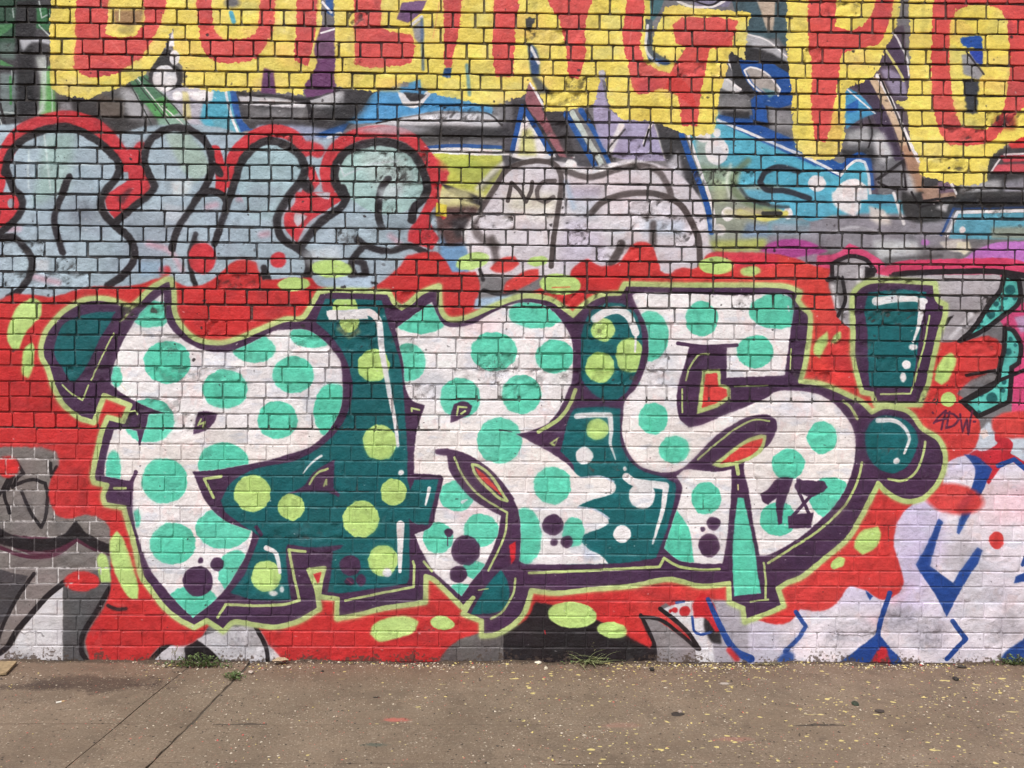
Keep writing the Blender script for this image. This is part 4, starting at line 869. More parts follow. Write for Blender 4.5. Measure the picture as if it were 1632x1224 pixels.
def paint_nodes(nt):
    g = N(nt)
    pos = g.new('ShaderNodeNewGeometry').outputs['Position']
    sep = g.new('ShaderNodeSeparateXYZ'); g.put(sep.inputs[0], pos)
    u = g.math('DIVIDE', g.math('SUBTRACT', sep.outputs[0], MX0), MX1 - MX0)
    v = g.math('DIVIDE', g.math('SUBTRACT', sep.outputs[2], MZ0), MZ1 - MZ0)
    cmb = g.new('ShaderNodeCombineXYZ'); g.put(cmb.inputs[0], u); g.put(cmb.inputs[1], v)
    tex = g.new('ShaderNodeTexImage', image=IMG, extension='EXTEND', interpolation='Linear')
    g.put(tex.inputs[0], cmb.outputs[0])
    # beyond the recorded stretch the wall goes on under plain blots of the same paints
    _, wc = g.noise(pos, 5, 3, .6)
    wv = g.new('ShaderNodeVectorMath', operation='MULTIPLY_ADD'); g.put(wv.inputs[0], wc); wv.inputs[1].default_value = (.25, 0, .25); g.put(wv.inputs[2], pos)
    nf, _ = g.noise(wv.outputs[0], 1.5, 2, .5)
    cr = g.new('ShaderNodeValToRGB'); g.put(cr.inputs[0], nf)
    cr.color_ramp.interpolation = 'CONSTANT'
    pal = [(0, (205, 49, 50)), (.36, (236, 226, 232)), (.44, (36, 30, 34)), (.47, (124, 116, 114)), (.52, (214, 204, 230)), (.58, (34, 70, 148)), (.61, (205, 49, 50)), (.68, (92, 208, 178))]
    while len(cr.color_ramp.elements) < len(pal): cr.color_ramp.elements.new(.5)
    for e, (p_, c_) in zip(cr.color_ramp.elements, pal):
        e.position = p_; e.color = (*[(v / 255) ** 2.2 for v in c_], 1)
    off = g.math('ABSOLUTE', g.math('SUBTRACT', sep.outputs[0], (MX0 + MX1) / 2))
    off = g.math('ADD', off, g.math('MULTIPLY', g.math('SUBTRACT', nf, .5), .08))
    mixc = g.mix(g.ramp(off, (MX1 - MX0) / 2 - .03, (MX1 - MX0) / 2 - .005), tex.outputs['Color'], cr.outputs[0])
    class T: outputs = {'Color': mixc, 'Alpha': tex.outputs['Alpha']}
    return g, pos, sep, T


M_BRICK, nt, bs = mat('painted_brick')
g, pos, sep, tex = paint_nodes(nt)
fine, _ = g.noise(pos, 420, 3, .6)
medn, _ = g.noise(pos, 75, 4, .6)
lrg, _ = g.noise(pos, 22, 3, .55)
# paint stops part-way into the open joints; bare sooty brick shows there
depth = g.math('ADD', sep.outputs[1], g.math('MULTIPLY', g.math('SUBTRACT', medn, .5), .004))
bare = g.math('MULTIPLY', g.ramp(depth, .0042, .0090), g.math('SUBTRACT', 1.0, tex.outputs['Alpha'], clamp=True))
soot = g.mix(medn, (.012, .010, .010), (.045, .034, .032))
colr = g.mix(g.math('MULTIPLY', bare, .93), tex.outputs['Color'], soot)
g.put(bs.inputs['Base Color'], colr)
g.put(bs.inputs['Roughness'], g.ramp(lrg, .3, .7, .36, .70))
bs.inputs['Specular IOR Level'].default_value = .26
h = g.math('ADD', g.math('MULTIPLY', medn, .7), g.math('MULTIPLY', fine, .25))
nb = g.bump(h, .55, .006)
pit = g.ramp(g.noise(pos, 110, 3, .6)[0], .30, .40)
nb = g.bump(pit, .5, .004, nb)
nb = g.bump(lrg, .5, .014, nb)
g.put(bs.inputs['Normal'], nb)

M_MORTAR, nt, bs = mat('mortar')
g, pos, sep, tex = paint_nodes(nt)
fine, _ = g.noise(pos, 300, 4, .65)
medn, _ = g.noise(pos, 60, 3, .6)
base = g.mix(g.ramp(medn, .3, .7), (.014, .012, .012), (.075, .062, .056))
g.put(bs.inputs['Base Color'], g.mix(tex.outputs['Alpha'], base, tex.outputs['Color']))
bs.inputs['Roughness'].default_value = .75
g.put(bs.inputs['Normal'], g.bump(g.math('ADD', fine, medn), .6, .005))

M_CORE, nt, bs = mat('old_brickwork')
g = N(nt); pos = g.new('ShaderNodeNewGeometry').outputs['Position']
nz, _ = g.noise(pos, 14, 5, .6)
g.put(bs.inputs['Base Color'], g.mix(nz, (.10, .055, .04), (.24, .14, .10))); bs.inputs['Roughness'].default_value = .9

# concrete: brown grey, gritty, flecked with dropped paint
M_CONC, nt, bs = mat('stained_concrete')
g = N(nt)
pos = g.new('ShaderNodeNewGeometry').outputs['Position']
sep = g.new('ShaderNodeSeparateXYZ'); g.put(sep.inputs[0], pos)
big, _ = g.noise(pos, 1.7, 4, .6)
mid, _ = g.noise(pos, 11, 5, .65)
grit, gritc = g.noise(pos, 240, 3, .7)
c0 = g.mix(g.ramp(big, .3, .7), (.118, .084, .060), (.212, .158, .117))
c0 = g.mix(g.ramp(mid, .35, .7, 0, .55), c0, (.160, .127, .098))
c0 = g.mix(g.ramp(grit, .30, .72, 0, .6), c0, (.245, .195, .155))
c0 = g.mix(g.ramp(grit, .46, .28, 0, .55), c0, (.060, .048, .040))
gr2, _ = g.noise(pos, 95, 5, .75)
c0 = g.mix(g.ramp(gr2, .52, .68, 0, .55), c0, (.275, .215, .165))
c0 = g.mix(g.ramp(gr2, .48, .34, 0, .60), c0, (.070, .050, .038))
# swept strip of dirt along the wall, paler worn concrete further out
dirt = g.ramp(g.math('ADD', sep.outputs[1], g.math('MULTIPLY', g.math('SUBTRACT', mid, .5), .22)), -.42, -.05)
c0 = g.mix(g.math('MULTIPLY', dirt, .5), c0, (.150, .096, .070))
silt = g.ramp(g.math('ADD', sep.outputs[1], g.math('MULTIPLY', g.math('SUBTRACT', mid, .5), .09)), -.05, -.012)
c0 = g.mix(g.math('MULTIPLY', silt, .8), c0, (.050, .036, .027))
pat, _ = g.noise(pos, 5.5, 5, .7, .6)
c0 = g.mix(g.ramp(pat, .52, .62, 0, .35), c0, (.098, .074, .058))
c0 = g.mix(g.ramp(pat, .42, .32, 0, .30), c0, (.250, .205, .165))
def spot(cx, cy, rx, ry, amt, colr):
    global c0
    dx = g.math('DIVIDE', g.math('SUBTRACT', sep.outputs[0], cx), rx); dy = g.math('DIVIDE', g.math('SUBTRACT', sep.outputs[1], cy), ry)
    d = g.math('SQRT', g.math('ADD', g.math('MULTIPLY', dx, dx), g.math('MULTIPLY', dy, dy)))
    d = g.math('ADD', d, g.math('MULTIPLY', g.math('SUBTRACT', g.math('ADD', pat, g.math('MULTIPLY', g.math('SUBTRACT', gr2, .5), .5)), .5), 2.6))
    c0 = g.mix(g.math('MULTIPLY', g.ramp(d, 1.1, .45), amt), c0, colr)
sx, sy = ground_pt(165, 1091); spot(sx, sy, .44, .13, .70, (.045, .029, .025))
sx, sy = ground_pt(40, 1094); spot(sx, sy, .30, .05, .5, (.050, .034, .030))
sx, sy = ground_pt(230, 1092); spot(sx, sy, .12, .03, .5, (.040, .026, .024))
sx, sy = ground_pt(628, 1148); spot(sx, sy, .075, .03, .8, (.42, .12, .10))
sx, sy = ground_pt(598, 1188); spot(sx, sy, .07, .02, .7, (.06, .085, .075))
sx, sy = ground_pt(1330, 1140); spot(sx, sy, .9, .25, .18, (.20, .15, .105))
sx, sy = ground_pt(1170, 1178); spot(sx, sy, .10, .03, .45, (.34, .14, .12))
sx, sy = ground_pt(985, 1156); spot(sx, sy, .10, .03, .4, (.32, .17, .14))
sx, sy = ground_pt(1155, 1088); spot(sx, sy, .035, .02, .7, (.5, .46, .44))
clus = g.ramp(g.noise(pos, 2.6, 3, .6)[0], .40, .62, .15, 1.6)
xr = g.math('MULTIPLY', clus, g.ramp(sep.outputs[0], -1.2, 1.6))                # yellow drips are thicker to the right
patch = g.ramp(g.noise(pos, 3.5, 3, .6)[0], .35, .65, .25, 1.5)
def flecks(scale, thick, dens, colr, seed, densx=None, stretch=1.0, warpamt=.5):
    """irregular flecks of dropped paint: one per voronoi cell, kept at random"""
    global c0
    mp = g.new('ShaderNodeMapping'); g.put(mp.inputs[0], pos)
    mp.inputs['Location'].default_value = (seed * 3.7, seed * 1.3, 0); mp.inputs['Rotation'].default_value = (0, 0, math.radians(-8 if stretch > 1 else 20)); mp.inputs['Scale'].default_value = (1 / stretch, 1, 1)
    _, wc = g.noise(pos, scale * 1.1, 2, .5)
    add = g.new('ShaderNodeVectorMath', operation='MULTIPLY_ADD'); g.put(add.inputs[0], wc); add.inputs[1].default_value = (warpamt / scale,) * 3; g.put(add.inputs[2], mp.outputs[0])
    v = g.new('ShaderNodeTexVoronoi', voronoi_dimensions='2D'); g.put(v.inputs['Vector'], add.outputs[0]); v.inputs['Scale'].default_value = scale
    sc = g.new('ShaderNodeSeparateColor'); g.put(sc.inputs[0], v.outputs['Color'])
    d = dens if densx is None else g.math('MULTIPLY', densx, dens)
    keep = g.math('LESS_THAN', sc.outputs[0], d)
    rad = g.math('MULTIPLY', g.math('ADD', sc.outputs[1], .35), thick)
    m_ = g.math('MULTIPLY', keep, g.ramp(g.math('SUBTRACT', rad, v.outputs['Distance']), 0.0, .07))
    c0 = g.mix(g.math('MULTIPLY', m_, .9), c0, colr)
flecks(120, .26, .18, (.36, .30, .245), 1, patch, 1.4, 1.2)
flecks(75, .20, .12, (.46, .40, .33), 2, patch, 1.6, 1.2)
flecks(60, .24, .07, (.56, .48, .24), 3, xr, 1.3, .8)
flecks(30, .20, .15, (.64, .54, .22), 4, xr, 1.4, .7)
flecks(17, .15, .16, (.60, .51, .22), 5, xr, 1.8, .7)
flecks(34, .15, .025, (.55, .15, .12), 6, clus)
flecks(90, .22, .025, (.50, .16, .13), 7)
flecks(70, .30, .05, (.030, .024, .020), 8)
flecks(13, .07, .12, (.58, .50, .24), 9, xr, 6.0, .5)
c0 = g.mix(1.0, c0, (1.04, 1.01, .95), 'MULTIPLY')
g.put(bs.inputs['Base Color'], c0)
g.put(bs.inputs['Roughness'], g.ramp(mid, .3, .7, .72, .92))
bs.inputs['Specular IOR Level'].default_value = .3
nb = g.bump(mid, .35, .008)
nb = g.bump(grit, .5, .004, nb)
g.put(bs.inputs['Normal'], nb)

M_EARTH, nt, bs = mat('joint_dirt')
g = N(nt); pos = g.new('ShaderNodeNewGeometry').outputs['Position']
nz, _ = g.noise(pos, 90, 5, .7)
g.put(bs.inputs['Base Color'], g.mix(nz, (.035, .026, .020), (.12, .09, .066))); bs.inputs['Roughness'].default_value = .95
g.put(bs.inputs['Normal'], g.bump(nz, .7, .01))


def simple(name, c, rough=.7, var=.35, scale=60):
    mt, nt, b = mat(name)
    g = N(nt); p_ = g.new('ShaderNodeNewGeometry').outputs['Position']
    nz, _ = g.noise(p_, scale, 4, .6)
    lo = tuple(v * (1 - var) for v in c); hi = tuple(min(1, v * (1 + var)) for v in c)
    g.put(b.inputs['Base Color'], g.mix(g.ramp(nz, .3, .7), lo, hi)); b.inputs['Roughness'].default_value = rough
    g.put(b.inputs['Normal'], g.bump(nz, .3, .002))
    return mt


# ------------------------------------------------------------------ the wall
wall = bpy.data.objects.new('brick_wall', None)
COL.objects.link(wall)
wall.empty_display_size = .3
tag(wall, 'tall English bond brick wall covered edge to edge in layered graffiti', 'wall', kind='thing')
H_WALL = N_COURSE * COURSE
# inner body and coping
def box(v, f, x0, x1, y0, y1, z0, z1):
    b = len(v)
    v += [(x0, y0, z0), (x1, y0, z0), (x1, y1, z0), (x0, y1, z0), (x0, y0, z1), (x1, y0, z1), (x1, y1, z1), (x0, y1, z1)]
    f += [tuple(b + i for i in q) for q in ((0, 3, 2, 1), (4, 5, 6, 7), (0, 1, 5, 4), (1, 2, 6, 5), (2, 3, 7, 6), (3, 0, 4, 7))]
v, f = [], []
box(v, f, X0 - .05, X1 + .05, .03, .33, -.3, H_WALL)
obj('wall_core', v, f, M_CORE, wall)
x = X0 - .08
k = 0
while x < X1:
    v, f = [], []
    box(v, f, x, x + .595, -.045, .375, H_WALL + .004, H_WALL + .085)
    o = obj('coping_stone', v, f, M_CONC, wall)
    x += .602

# mortar bed: raked out above, flush below
nx, nz_ = 460, 262
xs = np.linspace(X0, X1, nx); zs = np.linspace(-.02, H_WALL, nz_)
mn = noise(3, nz_, nx, 2)
verts, faces = [], []
for j, z in enumerate(zs):
    for i, xx in enumerate(xs):
        low = z < zone_boundary(xx)
        d = .0034 if low else (.010 if z > 1.86 else .008)
        verts.append((xx, d + mn[j, i] * (.0007 if low else .003), z))
for j in range(nz_ - 1):
    for i in range(nx - 1):
        a = j * nx + i
        faces.append((a, a + 1, a + nx + 1, a + nx))
obj('mortar', verts, faces, M_MORTAR, wall, smooth=True)


def brick_geo(w, h, r, nx, nz, rough, spall=0.0, low=False):
    edge = .0046 if not low else .0040
    """front face grid (rounded arrises) plus four returns; origin at the middle of the face"""
    eu, ev = edge / w, edge / h
    us = [-.5] + [-.5 + eu + (1 - 2 * eu) * i / (nx - 2) for i in range(nx - 1)] + [.5]
    vs = [-.5] + [-.5 + ev + (1 - 2 * ev) * i / (nz - 2) for i in range(nz - 1)] + [.5]
    ph = [r.uniform(0, 6.28) for _ in range(6)]
    tx, tz = (r.uniform(-.0018, .0018), r.uniform(-.0012, .0012)) if not low else (r.uniform(-.0016, .0016), r.uniform(-.0012, .0012))
    V, F = [], []
    for jj, vv in enumerate(vs):
        for ii, uu in enumerate(us):
            e = (ii in (0, len(us) - 1)) + (jj in (0, len(vs) - 1))
            x = uu * w; z = vv * h
            y = tx * uu * 2 + tz * vv * 2 + rough * r.uniform(-1, 1)
            if e:
                y += (.0022 if not low else .0026) * (1.0 if e == 1 else 2.0) * r.uniform(.5, 1.5)
                jj_ = 1.0 if not low else .5
                x *= 1 - r.uniform(0, .0048 * jj_ / w) * 2; z *= 1 - r.uniform(0, .0042 * jj_ / h) * 2
                if e == 2:
                    x *= 1 - r.uniform(.004, .010) * jj_ / w * 2; z *= 1 - r.uniform(.0025, .0065) * jj_ / h * 2
            elif spall:
                s = math.sin(uu * 9 + ph[0]) * math.sin(vv * 5 + ph[1]) + .6 * math.sin(uu * 19 + ph[2] + vv * 7)
                y += spall * max(0, .55 + .55 * s) + spall * .35 * r.uniform(-1, 1)
            V.append((x, y, z))
    n = len(us)
    for jj in range(len(vs) - 1):
        for ii in range(n - 1):
            a = jj * n + ii
            F.append((a, a + 1, a + n + 1, a + n))
    ring = [i for i in range(n)] + [j * n + n - 1 for j in range(1, len(vs))] + [(len(vs) - 1) * n + i for i in range(n - 2, -1, -1)] + [j * n for j in range(len(vs) - 2, 0, -1)]
    b = len(V)
    for i in ring:
        V.append((V[i][0], .028, V[i][2]))
    L = len(ring)
    for k_ in range(L):
        F.append((ring[(k_ + 1) % L], ring[k_], b + k_, b + (k_ + 1) % L))
    return V, F


dmg_xz = [(*wall_pt(px, py), r / 302.5) for px, py, r in DAMAGE + LOWDAMAGE]
_rr = random.Random(63)
dmg_xz += [(*wall_pt(_rr.uniform(10, 1620), _rr.uniform(480, 1040)), .02) for _ in range(70)]
def is_damaged(cx, cz, w):
    return any(abs(cx - a) < w * .5 + r * .25 and abs(cz - b) < .03 + r * .35 for a, b, r in dmg_xz)

# the stretchers that show largest become bricks of their own
left_x, right_x, top_z = wall_pt(0, 600)[0], wall_pt(1632, 600)[0], wall_pt(816, 2)[1]
cand = [i for i, (a, b, z0, z1, hd, c) in enumerate(BRICKS) if not hd and b - a > .18 and a > left_x and b < right_x and z1 < top_z]
cand.sort(key=lambda i: ((BRICKS[i][0] + BRICKS[i][1]) / 2 - CAM[0]) ** 2 + ((BRICKS[i][2] + BRICKS[i][3]) / 2 - CAM[2]) ** 2)
SINGLE = set(cand[:300])
GX, GZ = .0046, .0066
LX, LZ = .0040, .0056
variants = {}
for kind in ('up', 'low'):
    for q in range(14):
        r = random.Random(q * 7 + (3 if kind == 'up' else 500))
        up = kind == 'up'
        V, F = brick_geo(STRETCH - (GX if up else LX), COURSE - (GZ if up else LZ), r, 5, 3, .0005, 0, not up)
        me = bpy.data.meshes.new('brick')
        me.from_pydata(V, [], F); me.update()
        me.materials.append(M_BRICK)
        variants[kind, q] = me
BV, BF, BS = [], [], []
for i, (a, b, z0, z1, hd, c) in enumerate(BRICKS):
    r = random.Random(9000 + i)
    cx, cz, w = (a + b) / 2, (z0 + z1) / 2, b - a
    low = cz < zone_boundary(cx)
    dz = r.uniform(-.0018, .0018)
    dy = r.uniform(-.0022, .0022) if not low else r.uniform(-.0016, .0010)
    jx, jz = (LX, LZ) if low else (GX * r.uniform(.5, 1.7), GZ * r.uniform(.65, 1.5)) if cz > 1.8 or cz < zone_boundary(cx) + .06 else (GX * r.uniform(.5, 1.1), GZ * r.uniform(.55, 1.0))
    dmg = is_damaged(cx, cz, w)
    if i in SINGLE:
        if dmg:
            V, F = brick_geo(w - jx, COURSE - jz, r, 12, 6, .0007, .0065 if not low else .0035, low)
            o = obj('brick', V, F, M_BRICK, wall, smooth=True)
            o.location = (cx, dy, cz + dz)
        else:
            o = bpy.data.objects.new('brick', variants['low' if low else 'up', r.randrange(14)])
            COL.objects.link(o)
            o.parent = wall
            o.location = (cx, dy, cz + dz)
            o.scale = ((w - jx) / (STRETCH - (LX if low else GX)), 1, (COURSE - jz) / (COURSE - (LZ if low else GZ)))
    else:
        if dmg:
            V, F = brick_geo(w - jx, COURSE - jz, r, 12 if not hd else 8, 6, .0007, .0065 if not low else .0035, low)
        else:
            V, F = brick_geo(w - jx, COURSE - jz, r, 5 if not hd else 4, 3, .0005, 0, low)
        o_ = len(BV)
        BV += [(x + cx, y + dy, z + cz + dz) for x, y, z in V]
        BF += [tuple(q + o_ for q in t) for t in F]
        BS += [dmg] * len(F)
bw = obj('brickwork', BV, BF, M_BRICK, wall)
bw.data.polygons.foreach_set('use_smooth', BS)
tag(bw, kind='stuff')

# ------------------------------------------------------------------ pavement
v, f = [], []
gx = [-60, -6, 6, 60]; gy = [-60, -6, 0.02]
for yy in gy:
    for xx in gx: v.append((xx, yy, -.006))
for j in range(2):
    for i in range(3):
        a = j * 4 + i; f.append((a, a + 1, a + 5, a + 4))
ground = obj('ground', v, f, M_EARTH); tag(ground, kind='structure')
v, f = [], []
box(v, f, -60, 60, .36, 60, -.4, -.03)
o = obj('ground', v, f, M_EARTH); tag(o, kind='structure')

pave = bpy.data.objects.new('pavement', None); COL.objects.link(pave); tag(pave, kind='structure')
c1a, c1b = ground_pt(290, 1070), ground_pt(105, 1224)
c2a, c2b = ground_pt(392, 1064), ground_pt(235, 1224)
def lin(p, q, y): return p[0] + (q[0] - p[0]) * (y - p[1]) / (q[1] - p[1])
ybrk = [0.018, ground_pt(400, 1153)[1], ground_pt(800, 1216)[1], -1.7, -3.2, -5.0, -9.0]
def xcols(y):
    return [-20.0, -3.9 + .1 * y, lin(c1a, c1b, y), lin(c2a, c2b, y), 4.4, 20.0]
sn = random.Random(5)
def bank(x, y):                                # silt banked unevenly against the wall
    d = .05 + .03 * math.sin(x * 4.3 + 1) + .02 * math.sin(x * 11.7) + .012 * math.sin(x * 29)
    d = max(.03, d); y = min(y, 0.0)
    if y < -d: return 0.0
    return (.011 + .006 * math.sin(x * 7.1 + 2) + .005 * math.sin(x * 17.3) + .003 * math.sin(x * 41)) * ((y + d) / d) ** 2
for j in range(len(ybrk) - 1):
    ya, yb = ybrk[j + 1], ybrk[j]
    for i in range(5):
        gapx = .0024 if i in (1, 2) else .002
        gy_ = .0006 if j == 0 else .0009
        n_x = 150 if i == 3 else 40; n_y = 18 if j < 3 else 6
        V, F = [], []
        off = sn.uniform(-.002, .002)
        for q in range(n_y + 1):
            y = ya + gy_ + (yb - ya - 2 * gy_) * q / n_y
            xc = xcols(y)
            for p in range(n_x + 1):
                xl, xr_ = xc[i] + gapx, xc[i + 1] - gapx
                if i == 2 and p == n_x: xr_ -= .006 * abs(math.sin(y * 23)) + .005 * max(0, y + .35) / .35
                if i == 3 and p == 0: xl += .006 * abs(math.sin(y * 17 + 1)) * max(0, min(1, (y + .5) * 3))
                x = xl + (xr_ - xl) * p / n_x
                z = off * .5 + .0022 * math.sin(x * 5.1 + y * 3) + .0018 * math.sin(x * 2.3 - y * 9 + 1)
                if p in (0, n_x) or q in (0, n_y): z -= .002
                z += sn.uniform(-.0007, .0007)
                z += bank(x, y)
                V.append((x, y, z))
        n = n_x + 1
        for q in range(n_y):
            for p in range(n_x):
                a = q * n + p; F.append((a, a + 1, a + n + 1, a + n))
        ring = list(range(n)) + [q * n + n_x for q in range(1, n_y + 1)] + [n_y * n + p for p in range(n_x - 1, -1, -1)] + [q * n for q in range(n_y - 1, 0, -1)]
        b = len(V)
        for t in ring: V.append((V[t][0], V[t][1], -.03))
        L = len(ring)
        for t in range(L): F.append((ring[(t + 1) % L], ring[t], b + t, b + (t + 1) % L))
        obj('concrete_slab', V, F, M_CONC, pave)
# ------------------------------------------------------------------ weeds and litter along the foot of the wall
M_LEAF = simple('weed_leaf', (.085, .125, .035), .6, .5, 90)
M_GRASS = simple('grass_blade', (.26, .28, .13), .6, .45, 70)
M_DRY = simple('dry_stalk', (.26, .23, .13), .8, .3, 70)


def blade(V, F, x, y, h, lean, az, w, r, z0=0.0, segs=5):
    dx, dy = math.cos(az), math.sin(az)
    px_, py_ = -dy, dx
    b = len(V)
    for k in range(segs + 1):
        t = k / segs
        out = lean * t ** 1.7
        z = z0 + h * (t - .38 * min(1.3, lean / max(h, .01)) * t ** 2.4)
        ww = w * (1 - t) ** .6 * .5 + .0002
        V.append((x + dx * out - px_ * ww, y + dy * out - py_ * ww, max(.001, z))); V.append((x + dx * out + px_ * ww, y + dy * out + py_ * ww, max(.001, z)))
    for k in range(segs):
        a = b + 2 * k
        F.append((a, a + 1, a + 3, a + 2))


def leaf(V, F, p, az, tilt, L, W):
    d = Vector((math.cos(az) * math.cos(tilt), math.sin(az) * math.cos(tilt), math.sin(tilt)))
    s = Vector((-math.sin(az), math.cos(az), 0)); n = d.cross(s)
    b = len(V)
    p = Vector(p)
    for t, ww, up in ((0, .12, 0), (.3, .8, .05), (.62, .9, .08), (1, .05, -.05)):
        for q in (-1, 0, 1):
            c = p + d * L * t + s * q * W * .5 * ww + n * L * (up - (.08 if q == 0 else 0))
            V.append(tuple(c))
    for k in range(3):
        for q in range(2):
            a = b + k * 3 + q
            F.append((a, a + 1, a + 4, a + 3))


def weed(name, px, py, label, cat, seed, blades=0, bh=.06, bl=.06, leaves=0, spread=.08, lh=.04, stalks=(), mats=None, ysp=.02, bw=.006):
    r = random.Random(seed)
    gx_, gy_ = ground_pt(px, py)
    gy_ = min(gy_, -.02)
    root = bpy.data.objects.new(name, None); COL.objects.link(root)
    root.location = (gx_, gy_, .002 + bank(gx_, gy_))
    root.empty_display_size = .03
    tag(root, label, cat, kind='thing')
    if blades:
        V, F = [], []
        for _ in range(blades):
            az = r.uniform(math.pi, 2 * math.pi) if r.random() < .6 else r.choice((math.pi, 0)) + r.uniform(-.3, .2)
            blade(V, F, r.gauss(0, spread * .25), r.uniform(-ysp, .008), bh * r.uniform(.4, 1.15), bl * r.uniform(.4, 1.2), az, bw * r.uniform(.6, 1.2), r)
        obj('blades', V, F, (mats or M_GRASS), root)
    if leaves:
        V, F = [], []
        for _ in range(leaves):
            x = r.gauss(0, spread * .5); y = r.uniform(-ysp * 1.4, .012); z = r.random() ** 1.5 * lh * max(.25, 1 - abs(x) / (spread * 1.4))
            leaf(V, F, (x, y, z + .001), r.uniform(0, 6.28), r.uniform(-.1, .9), r.uniform(.010, .022), r.uniform(.007, .013))
        obj('foliage', V, F, M_LEAF, root)
    for (ox, h, lean, nh) in stalks:
        V, F = [], []
        az = math.pi if lean < 0 else 0
        blade(V, F, ox, 0, h, abs(lean), az, .0045, r, 0, 7)
        for k in range(nh):
            t = .45 + .5 * k / max(1, nh)
            p = (ox + math.cos(az) * abs(lean) * t ** 1.7, 0, h * (t - .2 * t ** 2.4))
            leaf(V, F, p, r.uniform(0, 6.28), r.uniform(.3, 1.1), .012, .004)
        obj('stem', V, F, M_DRY if nh else M_GRASS, root)
    return root


weed('weed_clump', 318, 1061, 'low leafy green weed at the wall foot under the black triangle', 'weed', 1, blades=14, bh=.035, bl=.03, leaves=280, spread=.16, lh=.065, stalks=((-.13, .13, .02, 9), (-.12, .10, -.02, 8), (-.145, .11, .01, 7), (-.10, .08, .02, 6), (.10, .06, .02, 5)))
weed('crack_moss', 377, 1076, 'small mossy weed growing in the wide crack between concrete slabs', 'weed', 2, leaves=90, spread=.045, lh=.018, ysp=.05, blades=8, bh=.02, bl=.02)
weed('grass_tuft', 940, 1052, 'tuft of arching grass blades against the black paint at the wall foot', 'grass tuft', 3, blades=46, bh=.07, bl=.12, spread=.14, stalks=((.02, .15, -.02, 3), (-.07, .12, -.03, 0), (.06, .10, .10, 0), (-.02, .11, .10, 0), (-.03, .10, -.10, 0)), leaves=30, lh=.02, bw=.0075)
weed('weed_clump', 1612, 1058, 'yellow green bushy weed at the far right wall foot by blue paint', 'weed', 4, blades=26, bh=.05, bl=.04, leaves=130, spread=.11, lh=.055)
weed('grass_tuft', 1217, 1055, 'thin straw coloured tuft at wall foot beside the blue paint stroke', 'grass tuft', 5, blades=34, bh=.028, bl=.06, spread=.14, mats=M_DRY, bw=.0022)
weed('grass_tuft', 560, 1057, 'sparse dry tuft at the wall foot under the red paint', 'grass tuft', 6, blades=22, bh=.018, bl=.03, spread=.16, mats=M_DRY, bw=.0025)

PEB = {}
def pebble(name, px, py, size, c, label, cat, flat=.5, seed=0, stretch=1.0, rz=None):
    r = random.Random(seed + 50)
    bm = bmesh.new()
    bmesh.ops.create_icosphere(bm, subdivisions=2, radius=1)
    ph = [r.uniform(0, 6) for _ in range(3)]
    for vv in bm.verts:
        q = vv.co
        k = 1 + .16 * math.sin(q.x * 3 + ph[0]) + .14 * math.sin(q.y * 3.4 + ph[1]) + .1 * math.sin(q.z * 4 + ph[2]) + r.uniform(-.06, .06)
        vv.co = Vector((q.x * k * stretch, q.y * k, max(-.6, q.z * k) * flat)) * size
    zmin = min(vv.co.z for vv in bm.verts)
    for vv in bm.verts: vv.co.z -= zmin
    me = bpy.data.meshes.new(name); bm.to_mesh(me); bm.free()
    key = tuple(c)
    if key not in PEB: PEB[key] = simple('litter_%d' % len(PEB), c, .75, .25, 150)
    me.materials.append(PEB[key])
    o = bpy.data.objects.new(name, me); COL.objects.link(o)
    gx_, gy_ = ground_pt(px, py)
    o.location = (gx_, min(gy_, -.012 - size), .001 + bank(gx_, min(gy_, -.012 - size))); o.rotation_euler.z = r.uniform(0, 6) if rz is None else rz
    return tag(o, label, cat, kind='thing')

CRM, DRK, TAN = (.62, .55, .42), (.03, .025, .022), (.40, .30, .19)
pebble('pebble', 857, 1055, .016, (.70, .64, .52), 'whitish pebble at the wall foot left of the grass tuft', 'pebble', seed=1)
pebble('pebble', 870, 1067, .011, CRM, 'cream pebble just in front of the black paint, nearest the grass tuft', 'pebble', seed=2, flat=.7)
pebble('pebble', 460, 1064, .010, (.55, .46, .36), 'small tan pebble right of the dry leaf below the red paint', 'pebble', seed=3)
pebble('pebble', 1470, 1060, .009, (.74, .70, .64), 'tiny pale pebble below the blue zigzag paint line, near the wall', 'pebble', seed=4)
pebble('pebble', 400, 1073, .014, (.50, .42, .36), 'pale broken pebble at the edge of the mossy crack', 'pebble', seed=12)
pebble('dirt_clod', 1039, 1069, .012, DRK, 'black clod of dirt on the concrete below the grey pointed paint', 'clod', seed=5, flat=1.0, stretch=.7)
pebble('dirt_clod', 1523, 1083, .014, DRK, 'dark crumb of dirt on yellow flecked concrete at the right', 'clod', seed=6, flat=.7, stretch=1.2)
pebble('dirt_clod', 1532, 1064, .014, (.045, .035, .028), 'long dark clod against the wall foot at the right', 'clod', seed=7, flat=.5, stretch=1.8, rz=0)
pebble('dirt_clod', 514, 1071, .008, DRK, 'tiny dark clod right of the dry leaf', 'clod', seed=8, flat=.7)
pebble('bark_scrap', 1402, 1134, .015, (.055, .042, .034), 'flat dark brown scrap lying right of the round green cap', 'scrap', seed=9, flat=.14, stretch=1.9, rz=.1)
pebble('bark_scrap', 1080, 1139, .018, (.035, .026, .022), 'black flat scrap lying alone on the concrete at centre right', 'scrap', seed=10, flat=.2, stretch=2.0, rz=.25)
pebble('pebble', 1084, 1137, .011, (.34, .27, .23), 'brownish pebble lying on the black flat scrap', 'pebble', seed=11, flat=.8)
pebble('twig', 600, 1112, .006, (.04, .03, .025), 'short dark twig lying on bare concrete left of centre', 'twig', seed=13, flat=.4, stretch=2.6, rz=.1)

